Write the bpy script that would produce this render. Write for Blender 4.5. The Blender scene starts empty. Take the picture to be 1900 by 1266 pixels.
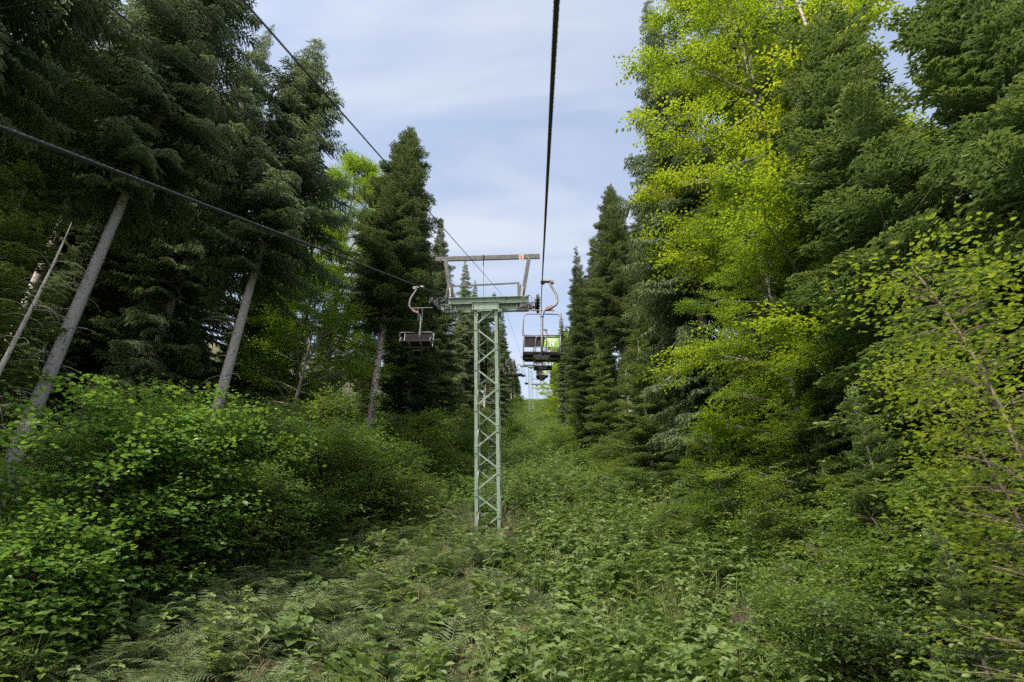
import bpy, math
import numpy as np
from mathutils import Vector, Matrix

rng = np.random.default_rng(11)
scene = bpy.context.scene
COL = scene.collection
R = math.radians

# ------------------------------------------------------------------ camera
F = 1000.0                      # focal length in photo pixels (photo is 1900 x 1266)
PITCH, YAW = R(26.0), R(2.85)
fw = np.array([-math.sin(YAW) * math.cos(PITCH), math.cos(YAW) * math.cos(PITCH), math.sin(PITCH)])
rt = np.array([math.cos(YAW), math.sin(YAW), 0.0])
up = np.cross(rt, fw)
cam_d = bpy.data.cameras.new('camera')
cam_d.sensor_width = 36.0
cam_d.lens = 36.0 * F / 1900.0
cam_d.clip_start = 0.05
cam_d.clip_end = 5000
cam_d.dof.use_dof = True
cam_d.dof.focus_distance = 22.0
cam_d.dof.aperture_fstop = 2.0
cam = bpy.data.objects.new('camera', cam_d)
cam.matrix_world = Matrix(((rt[0], up[0], -fw[0], 0), (rt[1], up[1], -fw[1], 0), (rt[2], up[2], -fw[2], 0), (0, 0, 0, 1)))
COL.objects.link(cam)
scene.camera = cam

# ------------------------------------------------------------------ sky, sun, exposure
SUN_AZ, SUN_EL = R(-148.0), R(50.0)      # veiled sun behind the camera to the left
world = bpy.data.worlds.new('World')
scene.world = world
world.use_nodes = True
wn, wl = world.node_tree.nodes, world.node_tree.links
wn.clear()
w_out = wn.new('ShaderNodeOutputWorld')
w_bg = wn.new('ShaderNodeBackground')
w_bg.inputs['Strength'].default_value = 0.12
sky = wn.new('ShaderNodeTexSky')
sky.sky_type = 'NISHITA'
sky.sun_disc = False
sky.sun_elevation = SUN_EL
sky.sun_rotation = SUN_AZ
sky.altitude = 600
sky.air_density = 1.0
sky.dust_density = 10.0
sky.ozone_density = 0.0
tc = wn.new('ShaderNodeTexCoord')
mp = wn.new('ShaderNodeMapping')
mp.inputs['Rotation'].default_value = (0.3, 0.5, 0.6)
mp.inputs['Scale'].default_value = (0.9, 4.2, 3.4)
cn = wn.new('ShaderNodeTexNoise')
cn.inputs['Scale'].default_value = 1.5
cn.inputs['Detail'].default_value = 5.0
cn.inputs['Roughness'].default_value = 0.5
cn.inputs['Distortion'].default_value = 0.6
cr = wn.new('ShaderNodeValToRGB')
cr.color_ramp.elements[0].position = 0.44
cr.color_ramp.elements[0].color = (0, 0, 0, 1)
cr.color_ramp.elements[1].position = 0.70
cr.color_ramp.elements[1].color = (0.55, 0.55, 0.55, 1)
cm = wn.new('ShaderNodeMix')
cm.data_type = 'RGBA'
cm.inputs['B'].default_value = (2.35, 2.4, 2.5, 1)      # thin high cloud
# pale veil of high haze over the whole sky
vm = wn.new('ShaderNodeMix')
vm.data_type = 'RGBA'
vm.inputs['Factor'].default_value = 0.35
vm.inputs['B'].default_value = (1.50, 1.66, 1.90, 1)
wl.new(tc.outputs['Generated'], mp.inputs['Vector'])
wl.new(mp.outputs['Vector'], cn.inputs['Vector'])
wl.new(cn.outputs['Fac'], cr.inputs['Fac'])
wl.new(sky.outputs['Color'], vm.inputs['A'])
wl.new(vm.outputs['Result'], cm.inputs['A'])
wl.new(cr.outputs['Color'], cm.inputs['Factor'])
wl.new(cm.outputs['Result'], w_bg.inputs['Color'])
wl.new(w_bg.outputs['Background'], w_out.inputs['Surface'])

sun_d = bpy.data.lights.new('sun', 'SUN')
sun_d.energy = 1.7
sun_d.angle = R(2.0)
sun_d.color = (1.0, 0.90, 0.74)
sun = bpy.data.objects.new('sun', sun_d)
sdir = Vector((math.sin(SUN_AZ) * math.cos(SUN_EL), math.cos(SUN_AZ) * math.cos(SUN_EL), math.sin(SUN_EL)))
sun.rotation_euler = sdir.to_track_quat('Z', 'Y').to_euler()
sun.location = sdir * 80
COL.objects.link(sun)

scene.view_settings.view_transform = 'Standard'
scene.view_settings.look = 'None'
scene.view_settings.gamma = 1.0
scene.view_settings.exposure = 1.75
scene.render.engine = 'CYCLES'
scene.cycles.max_bounces = 10
scene.cycles.diffuse_bounces = 7
scene.cycles.transmission_bounces = 6
scene.cycles.glossy_bounces = 2
scene.cycles.use_denoising = False
scene.cycles.sample_clamp_indirect = 6.0

# ------------------------------------------------------------------ helpers
def P(px, py, D):
    """world point seen at photo pixel (px, py) at distance D along the optical axis"""
    return D * (fw + (px - 950.0) / F * rt - (py - 633.0) / F * up)

def proj(p):
    p = np.asarray(p, float)
    d = p @ fw
    return 950 + F * (p @ rt) / d, 633 - F * (p @ up) / d, d

def smooth(t):
    t = np.clip(t, 0, 1)
    return t * t * (3 - 2 * t)

def ground(x, y):
    x = np.asarray(x, float); y = np.asarray(y, float)
    ye = np.where(y > 185, 185 + 60 * (1 - np.exp(-(np.maximum(y, 185) - 185) / 60)), y)
    ye = np.where(ye < -60, -60, ye)
    z = -5.55 + 0.3746 * ye + 0.0002 * np.clip(ye - 100, 0, 100) ** 2
    dx = x + 1.6
    z = z + 0.13 * np.clip(-dx - 3.5, 0, 40) + 0.10 * np.clip(dx - 4.0, 0, 40)
    z = z + 0.28 * np.clip(np.abs(dx) - 12.0, 0, 35)
    z = z + 0.22 * np.sin(0.43 * x + 1.3) * np.sin(0.31 * y + 0.4) + 0.10 * np.sin(1.1 * x + 0.7 * y) + 0.08 * np.sin(0.9 * y - 1.3 * x + 2)
    return z

def link(o, parent=None):
    COL.objects.link(o)
    if parent is not None:
        o.parent = parent
    return o

def tag(o, label, cat, group=None, kind=None):
    if label: o['label'] = label
    if cat: o['category'] = cat
    if group: o['group'] = group
    if kind: o['kind'] = kind
    return o

def empty(name, loc=(0, 0, 0), rot=(0, 0, 0), scale=1.0):
    o = bpy.data.objects.new(name, None)
    o.empty_display_size = 0.3
    o.location = loc; o.rotation_euler = rot; o.scale = (scale,) * 3 if np.isscalar(scale) else scale
    return link(o)

def mesh_np(name, V, Fc, mat=None, tint=None, smooth_sh=False):
    """V (n,3), Fc (m,3) or (m,4) integer faces, tint per vertex"""
    V = np.asarray(V, np.float32); Fc = np.asarray(Fc, np.int32)
    me = bpy.data.meshes.new(name)
    n, (m, k) = len(V), Fc.shape
    me.vertices.add(n); me.vertices.foreach_set('co', V.ravel())
    me.loops.add(m * k); me.loops.foreach_set('vertex_index', Fc.ravel())
    me.polygons.add(m); me.polygons.foreach_set('loop_start', np.arange(0, m * k, k, dtype=np.int32))
    me.polygons.foreach_set('use_smooth', np.full(m, bool(smooth_sh)))
    if tint is not None:
        a = me.attributes.new('tint', 'FLOAT', 'POINT')
        a.data.foreach_set('value', np.asarray(tint, np.float32).ravel())
    if mat is not None: me.materials.append(mat)
    me.update(calc_edges=True)
    return me

def obj(name, me, parent=None):
    return link(bpy.data.objects.new(name, me), parent)

class MB:
    """collects quads / tris of several shapes for one mesh"""
    def __init__(s): s.v, s.f, s.n = [], [], 0
    def add(s, V, Fq):
        V = np.asarray(V, float)
        s.v.append(V)
        for f in Fq: s.f.append([i + s.n for i in f])
        s.n += len(V)
        return s
    def box(s, c, size, rot=None):
        hx, hy, hz = [q / 2 for q in size]
        V = np.array([[x, y, z] for x in (-hx, hx) for y in (-hy, hy) for z in (-hz, hz)])
        if rot is not None: V = V @ np.asarray(rot).T
        V = V + np.asarray(c, float)
        return s.add(V, [(0, 1, 3, 2), (4, 6, 7, 5), (0, 4, 5, 1), (2, 3, 7, 6), (0, 2, 6, 4), (1, 5, 7, 3)])
    def bar(s, a, b, w, h, upv=(0, 0, 1)):
        a = np.asarray(a, float); b = np.asarray(b, float)
        d = b - a; L = np.linalg.norm(d); d /= L
        u = np.asarray(upv, float); u = u - d * (u @ d)
        if np.linalg.norm(u) < 1e-4: u = np.array([0, 1.0, 0]) - d * d[1]
        u /= np.linalg.norm(u)
        sd = np.cross(d, u)
        return s.box((a + b) / 2, (L, w, h), np.stack([d, sd, u], 1))
    def tube(s, pts, r, n=8, cap=True):
        V, Fq = tube_arr(pts, r, n, cap)
        return s.add(V, Fq)
    def cyl(s, a, b, r, n=14): return s.tube([a, b], r, n)
    def mesh(s, name, mat, sm=False):
        me = bpy.data.meshes.new(name)
        me.from_pydata([tuple(q) for q in np.concatenate(s.v)], [], s.f)
        if mat: me.materials.append(mat)
        if sm: me.polygons.foreach_set('use_smooth', np.ones(len(me.polygons), bool))
        me.update()
        return me
    def obj(s, name, mat, parent=None, sm=False): return obj(name, s.mesh(name, mat, sm), parent)

def tube_arr(pts, r, n=8, cap=True):
    pts = np.asarray(pts, float); m = len(pts)
    r = np.broadcast_to(np.asarray(r, float), (m,))
    T = np.gradient(pts, axis=0); T /= np.linalg.norm(T, axis=1)[:, None] + 1e-12
    u = np.array([0, 0, 1.0]) if abs(T[0][2]) < 0.9 else np.array([1.0, 0, 0])
    V = []
    for i in range(m):
        u = u - T[i] * (u @ T[i]); u /= np.linalg.norm(u) + 1e-12
        w = np.cross(T[i], u)
        a = np.arange(n) * 2 * np.pi / n
        V.append(pts[i] + r[i] * (np.cos(a)[:, None] * u + np.sin(a)[:, None] * w))
    V = np.concatenate(V)
    Fq = [(i * n + j, i * n + (j + 1) % n, (i + 1) * n + (j + 1) % n, (i + 1) * n + j) for i in range(m - 1) for j in range(n)]
    if cap: Fq += [tuple(range(n))[::-1], tuple((m - 1) * n + j for j in range(n))]
    return V, Fq

def tubes_np(polys, radii, n=4):
    """many open tubes as one quad array (each poly (m,3) with the same m)"""
    Vs, Fs, off = [], [], 0
    for pts, r in zip(polys, radii):
        V, Fq = tube_arr(pts, r, n, False)
        Vs.append(V); Fs.append(np.array(Fq) + off); off += len(V)
    return np.concatenate(Vs), np.concatenate(Fs)

def fillet(pts, rad, k=5):
    pts = [np.asarray(p, float) for p in pts]
    out = [pts[0]]
    for a, b, c in zip(pts[:-2], pts[1:-1], pts[2:]):
        d1 = a - b; d2 = c - b
        t = min(rad, 0.45 * np.linalg.norm(d1), 0.45 * np.linalg.norm(d2))
        p1 = b + d1 / np.linalg.norm(d1) * t; p2 = b + d2 / np.linalg.norm(d2) * t
        for i in range(k + 1):
            q = i / k
            out.append((1 - q) ** 2 * p1 + 2 * q * (1 - q) * b + q * q * p2)
    out.append(pts[-1])
    return np.array(out)

def unit(a): return a / (np.linalg.norm(a, axis=-1, keepdims=True) + 1e-12)

# ------------------------------------------------------------------ materials
def new_mat(name):
    m = bpy.data.materials.new(name); m.use_nodes = True
    nt = m.node_tree
    for n in list(nt.nodes): nt.nodes.remove(n)
    return m, nt.nodes, nt.links

def leaf_mat(name, cols, trans, tw=0.4, rough=0.5, spec=0.35, obj_var=0.35):
    """foliage: colour by per-leaf tint and per-plant random, reflecting and letting light through"""
    m, N, L = new_mat(name)
    out = N.new('ShaderNodeOutputMaterial')
    at = N.new('ShaderNodeAttribute'); at.attribute_name = 'tint'
    oi = N.new('ShaderNodeObjectInfo')
    ad = N.new('ShaderNodeMath'); ad.operation = 'MULTIPLY_ADD'
    ad.inputs[1].default_value = obj_var
    L.new(oi.outputs['Random'], ad.inputs[0]); 
    mu = N.new('ShaderNodeMath'); mu.operation = 'MULTIPLY'; mu.inputs[1].default_value = 1 - obj_var
    L.new(at.outputs['Fac'], mu.inputs[0]); L.new(mu.outputs[0], ad.inputs[2])
    def ramp(cs):
        r = N.new('ShaderNodeValToRGB')
        e = r.color_ramp.elements
        while len(e) < len(cs): e.new(0.5)
        for i, c in enumerate(cs):
            e[i].position = i / (len(cs) - 1); e[i].color = (*c, 1)
        L.new(ad.outputs[0], r.inputs['Fac'])
        return r
    c1, c2 = ramp(cols), ramp(trans)
    bs = N.new('ShaderNodeBsdfPrincipled')
    bs.inputs['Roughness'].default_value = rough
    bs.inputs['Specular IOR Level'].default_value = spec
    tr = N.new('ShaderNodeBsdfTranslucent')
    mx = N.new('ShaderNodeMixShader'); mx.inputs[0].default_value = tw
    L.new(c1.outputs['Color'], bs.inputs['Base Color'])
    L.new(c2.outputs['Color'], tr.inputs['Color'])
    L.new(bs.outputs[0], mx.inputs[1]); L.new(tr.outputs[0], mx.inputs[2]); L.new(mx.outputs[0], out.inputs['Surface'])
    return m

def surf_mat(name, c1, c2, scale=8, rough=0.7, metal=0.0, bump=0.2, stretch=(1, 1, 1), detail=6, lo=0.35, hi=0.65, spots=None, spec=0.4):
    m, N, L = new_mat(name)
    out = N.new('ShaderNodeOutputMaterial')
    bs = N.new('ShaderNodeBsdfPrincipled')
    bs.inputs['Roughness'].default_value = rough; bs.inputs['Metallic'].default_value = metal
    bs.inputs['Specular IOR Level'].default_value = spec
    tcn = N.new('ShaderNodeTexCoord'); mpn = N.new('ShaderNodeMapping')
    mpn.inputs['Scale'].default_value = stretch
    nz = N.new('ShaderNodeTexNoise'); nz.inputs['Scale'].default_value = scale; nz.inputs['Detail'].default_value = detail
    rp = N.new('ShaderNodeValToRGB')
    rp.color_ramp.elements[0].position = lo; rp.color_ramp.elements[0].color = (*c1, 1)
    rp.color_ramp.elements[1].position = hi; rp.color_ramp.elements[1].color = (*c2, 1)
    L.new(tcn.outputs['Object'], mpn.inputs['Vector']); L.new(mpn.outputs['Vector'], nz.inputs['Vector'])
    L.new(nz.outputs['Fac'], rp.inputs['Fac'])
    col = rp.outputs['Color']
    if spots:
        n2 = N.new('ShaderNodeTexNoise'); n2.inputs['Scale'].default_value = spots[1]; n2.inputs['Detail'].default_value = 3
        L.new(tcn.outputs['Object'], n2.inputs['Vector'])
        r2 = N.new('ShaderNodeValToRGB')
        r2.color_ramp.elements[0].position = spots[2]; r2.color_ramp.elements[0].color = (0, 0, 0, 1)
        r2.color_ramp.elements[1].position = spots[2] + 0.06; r2.color_ramp.elements[1].color = (1, 1, 1, 1)
        L.new(n2.outputs['Fac'], r2.inputs['Fac'])
        mx = N.new('ShaderNodeMix'); mx.data_type = 'RGBA'; mx.inputs['B'].default_value = (*spots[0], 1)
        L.new(r2.outputs['Color'], mx.inputs['Factor']); L.new(col, mx.inputs['A'])
        col = mx.outputs['Result']
    L.new(col, bs.inputs['Base Color'])
    if bump:
        b = N.new('ShaderNodeBump'); b.inputs['Strength'].default_value = bump; b.inputs['Distance'].default_value = 0.02
        L.new(nz.outputs['Fac'], b.inputs['Height']); L.new(b.outputs['Normal'], bs.inputs['Normal'])
    L.new(bs.outputs[0], out.inputs['Surface'])
    return m

M = {}
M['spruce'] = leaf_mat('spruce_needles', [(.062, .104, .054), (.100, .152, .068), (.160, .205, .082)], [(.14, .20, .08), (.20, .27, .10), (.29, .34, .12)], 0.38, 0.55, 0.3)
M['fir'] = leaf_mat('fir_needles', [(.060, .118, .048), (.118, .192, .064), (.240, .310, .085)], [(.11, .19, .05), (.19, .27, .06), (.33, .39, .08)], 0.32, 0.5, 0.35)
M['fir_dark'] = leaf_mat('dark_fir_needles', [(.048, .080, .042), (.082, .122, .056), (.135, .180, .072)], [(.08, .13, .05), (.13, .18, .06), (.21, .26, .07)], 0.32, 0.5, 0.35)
M['beech'] = leaf_mat('beech_leaves', [(.068, .125, .028), (.100, .170, .034), (.145, .212, .042)], [(.16, .30, .03), (.24, .38, .03), (.34, .46, .03)], 0.45, 0.45, 0.35)
M['beech_yellow'] = leaf_mat('sunny_beech_leaves', [(.070, .130, .024), (.118, .180, .026), (.180, .218, .030)], [(.16, .32, .02), (.30, .45, .02), (.45, .53, .022)], 0.5, 0.45, 0.3)  # yellow of sunlit foliage is put into these leaf colours
M['hazel'] = leaf_mat('hazel_leaves', [(.060, .128, .040), (.098, .190, .046), (.155, .250, .052)], [(.16, .32, .05), (.23, .40, .05), (.32, .48, .05)], 0.40, 0.42, 0.45)
M['shrub'] = leaf_mat('shrub_leaves', [(.058, .104, .038), (.086, .142, .045), (.130, .185, .055)], [(.13, .23, .04), (.19, .30, .05), (.26, .36, .05)], 0.40, 0.5, 0.35)
M['shrub_light'] = leaf_mat('light_shrub_leaves', [(.062, .112, .034), (.092, .152, .040), (.140, .195, .048)], [(.14, .26, .04), (.21, .33, .04), (.29, .40, .04)], 0.42, 0.48, 0.35, 0.5)
M['sapling'] = leaf_mat('sapling_leaves', [(.080, .138, .030), (.120, .172, .032), (.190, .210, .036)], [(.19, .30, .03), (.28, .38, .03), (.40, .44, .03)], 0.45, 0.42, 0.4)
M['fern'] = leaf_mat('fern_fronds', [(.115, .155, .080), (.155, .205, .105), (.205, .245, .125)], [(.20, .27, .10), (.25, .33, .11), (.31, .37, .12)], 0.38, 0.55, 0.3, 0.5)
M['fern_bright'] = leaf_mat('bright_fern_fronds', [(.095, .170, .080), (.130, .215, .095), (.165, .240, .100)], [(.18, .30, .10), (.23, .36, .10), (.29, .38, .10)], 0.38, 0.5, 0.35, 0.5)
M['herb'] = leaf_mat('herb_leaves', [(.075, .130, .046), (.115, .180, .060), (.170, .225, .080)], [(.17, .29, .06), (.23, .35, .07), (.30, .39, .09)], 0.38, 0.5, 0.35, 0.72)
M['grass'] = leaf_mat('grass_blades', [(.110, .150, .058), (.150, .190, .072), (.215, .225, .105)], [(.19, .26, .07), (.24, .30, .08), (.31, .33, .11)], 0.35, 0.55, 0.3, 0.72)
M['flower'] = leaf_mat('pale_flowers', [(.40, .42, .34), (.55, .56, .48)], [(.3, .3, .2), (.3, .3, .2)], 0.25, 0.7, 0.1)
M['stalk'] = surf_mat('dry_stalk', (.12, .10, .055), (.22, .18, .10), 12, 0.9)
M['dry'] = surf_mat('dead_brush', (.14, .075, .05), (.26, .16, .11), 12, 0.9)
M['bark_spruce'] = surf_mat('spruce_bark', (.24, .22, .215), (.42, .39, .38), 26, 0.9, 0, 0.9, (1, 1, 0.35), 8, 0.3, 0.7, ((.05, .045, .04), 9, 0.63))
M['bark_fir'] = surf_mat('fir_bark', (.22, .19, .17), (.45, .41, .37), 16, 0.9, 0, 1.0, (1, 1, 0.5), 8, 0.35, 0.65, ((.045, .045, .035), 7, 0.54))
M['bark_dark'] = surf_mat('twig_bark', (.045, .035, .028), (.10, .08, .065), 20, 0.9, 0, 0.4)
M['bark_beech'] = surf_mat('beech_bark', (.13, .12, .105), (.26, .25, .22), 9, 0.85, 0, 0.3, (1, 1, 0.4))
M['bark_young'] = surf_mat('young_bark', (.085, .075, .048), (.20, .175, .11), 22, 0.7, 0, 0.3, (1, 1, 0.3))
M['deadwood'] = surf_mat('bleached_deadwood', (.24, .22, .20), (.46, .43, .40), 14, 0.9, 0, 0.5, (1, 1, 0.3), 6, 0.3, 0.7, ((.10, .09, .08), 11, 0.6))
M['stump'] = surf_mat('rotten_wood', (.035, .028, .022), (.10, .082, .064), 18, 0.95, 0, 1.0, (1, 1, 0.15))
M['green_steel'] = surf_mat('green_painted_steel', (.225, .315, .265), (.295, .385, .33), 5, 0.5, 0, 0.05, (1, 1, 0.3), 5, 0.3, 0.7, ((.17, .15, .11), 4.5, 0.62))
M['galv'] = surf_mat('galvanised_steel', (.125, .128, .138), (.20, .202, .215), 9, 0.5, 0.35, 0.05)
M['dark_steel'] = surf_mat('dark_steel', (.035, .035, .040), (.075, .075, .080), 14, 0.5, 0.3, 0.1)
M['rubber'] = surf_mat('black_rubber', (.012, .012, .013), (.03, .03, .03), 20, 0.75, 0, 0.1)
M['rope'] = surf_mat('steel_rope', (.030, .030, .036), (.075, .072, .078), 40, 0.5, 0.5, 0.1)
M['seat'] = surf_mat('dark_seat_plastic', (.010, .010, .011), (.018, .017, .020), 7, 0.7, 0, 0.05, spec=.2)
M['back'] = surf_mat('brown_backrest_plastic', (.016, .015, .016), (.024, .022, .024), 7, 0.8, 0, 0.05, spec=.12)
M['board'] = surf_mat('lime_board', (.100, .215, .024), (.120, .250, .030), 6, 0.5, 0, 0.0)
M['print'] = surf_mat('white_print', (.66, .72, .60), (.80, .84, .74), 6, 0.6, 0, 0)
M['emblem'] = surf_mat('blue_emblem', (.05, .11, .22), (.10, .18, .30), 30, 0.6, 0, 0)
M['blue'] = surf_mat('blue_strap', (.06, .16, .30), (.10, .22, .38), 12, 0.6, 0, 0)
M['red'] = surf_mat('red_bushing', (.20, .10, .08), (.28, .16, .13), 12, 0.6, 0, 0)
M['sign'] = surf_mat('faded_sign', (.55, .42, .40), (.62, .50, .47), 8, 0.7, 0, 0)
M['sign_mark'] = surf_mat('faded_red_mark', (.45, .16, .14), (.5, .22, .2), 8, 0.7, 0, 0)
M['concrete'] = surf_mat('concrete', (.22, .21, .19), (.34, .33, .30), 10, 0.9, 0, 0.3)
M['soil'] = surf_mat('forest_soil', (.045, .060, .020), (.085, .080, .040), 1.3, 0.95, 0, 0.6, (1, 1, 1), 10, 0.35, 0.62, ((.10, .075, .045), 0.9, 0.60))

# ------------------------------------------------------------------ terrain
def build_ground():
    xs = np.unique(np.concatenate([np.arange(-40, 40.01, 0.8), np.linspace(-420, -40, 30), np.linspace(40, 420, 30)]))
    ys = np.unique(np.concatenate([np.arange(-20, 80, 0.8), np.arange(80, 260, 3.0), np.linspace(260, 1200, 30), np.linspace(-200, -20, 25)]))
    X, Y = np.meshgrid(xs, ys, indexing='ij')
    V = np.stack([X, Y, ground(X, Y)], -1).reshape(-1, 3)
    nx, ny = len(xs), len(ys)
    i = np.arange(nx - 1)[:, None] * ny + np.arange(ny - 1)[None, :]
    Fq = np.stack([i, i + ny, i + ny + 1, i + 1], -1).reshape(-1, 4)
    o = obj('ground', mesh_np('ground', V, Fq, M['soil'], smooth_sh=True))
    o['kind'] = 'structure'
build_ground()

# ------------------------------------------------------------------ lift line geometry
def at_r(px, py, D): return P(px, py, D)
BASE1 = P(907, 990, 20.0)
TILT = R(18.0)
UP_A, UP_B = P(1033, 0, 2.8), P(1004.5, 551, 21.2)      # up-going rope: near point and first tower
DN_A, DN_B = P(0, 237, 3.83), P(818, 547, 21.2)
T2, T3 = P(986, 775, 112.0), P(997, 760, 190.0)
UP_C, DN_C = P(1004, 677, 113.2), P(969, 677, 113.2)
UP_D, DN_D = P(1007, 712, 191.0), P(986.5, 712, 191.0)

def rope_path(A, B, C, D_):
    """points from behind the camera, over the towers, to the far end"""
    d0 = (B - A)
    pts = []
    for t in np.linspace(-1.2, 1, 60): pts.append(A + d0 * t)
    for t in np.linspace(0, 1, 30)[1:]:
        q = B + (C - B) * t; q = q + np.array([0, 0, -0.9]) * 4 * t * (1 - t); pts.append(q)
    for t in np.linspace(0, 1, 20)[1:]:
        q = C + (D_ - C) * t; q = q + np.array([0, 0, -0.9]) * 4 * t * (1 - t); pts.append(q)
    e = (D_ - C) / np.linalg.norm(D_ - C)
    pts.append(D_ + e * np.array([1, 1, 0.3]) * 40)
    return np.array(pts)

def resample(pts, step):
    s = np.concatenate([[0], np.cumsum(np.linalg.norm(np.diff(pts, axis=0), axis=1))])
    q = np.arange(0, s[-1], step)
    return np.stack([np.interp(q, s, pts[:, k]) for k in range(3)], 1)

def stranded_rope(name, pts, r, label, near=13.0, mat='rope'):
    """laid wire rope: six twisted strands where it is near, plain farther away"""
    D = pts @ fw
    near_pts = resample(pts[(D > -1.5) & (D < near + 1.5)], 0.022)
    n = 18
    T = unit(np.gradient(near_pts, axis=0))
    u0 = unit(np.cross(T, np.array([0, 0, 1.0]))); w0 = np.cross(T, u0)
    s = np.arange(len(near_pts)) * 0.022
    th = np.arange(n) * 2 * np.pi / n
    rr = r * (1 + 0.16 * np.cos(6 * (th[None, :] + s[:, None] * 14.0)))
    V = near_pts[:, None, :] + rr[..., None] * (np.cos(th)[None, :, None] * u0[:, None, :] + np.sin(th)[None, :, None] * w0[:, None, :])
    m = len(near_pts)
    i = np.arange(m - 1)[:, None] * n + np.arange(n)[None, :]
    j = np.arange(m - 1)[:, None] * n + (np.arange(n)[None, :] + 1) % n
    Fq = np.stack([i, j, j + n, i + n], -1).reshape(-1, 4)
    V = V.reshape(-1, 3)
    k = np.where(D > near)[0]
    far = np.concatenate([[near_pts[-1]], pts[k][(pts[k] @ fw) > near_pts[-1] @ fw + 0.05]])
    V2, F2 = tube_arr(far, r, 8, False)
    back = pts[D < -1.4]
    V3, F3 = tube_arr(np.concatenate([back, [near_pts[0]]]), r, 8, False)
    VV = np.concatenate([V, V2, V3]); FF = np.concatenate([Fq, np.array(F2) + len(V), np.array(F3) + len(V) + len(V2)])
    o = obj(name, mesh_np(name, VV, FF, M[mat], smooth_sh=True))
    return tag(o, label, 'cable')

UPL = rope_path(UP_A, UP_B, UP_C, UP_D)
DNL = rope_path(DN_A, DN_B, DN_C, DN_D)
stranded_rope('haul_rope', UPL, 0.0155, 'thick dark steel rope running overhead straight up to the right end of the pylon arm')
stranded_rope('haul_rope', DNL, 0.0185, 'thick dark steel rope slanting from the left edge to the pylon')

def on_rope(pts, D):
    d = pts @ fw
    return np.array([np.interp(D, d, pts[:, k]) for k in range(3)])

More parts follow.
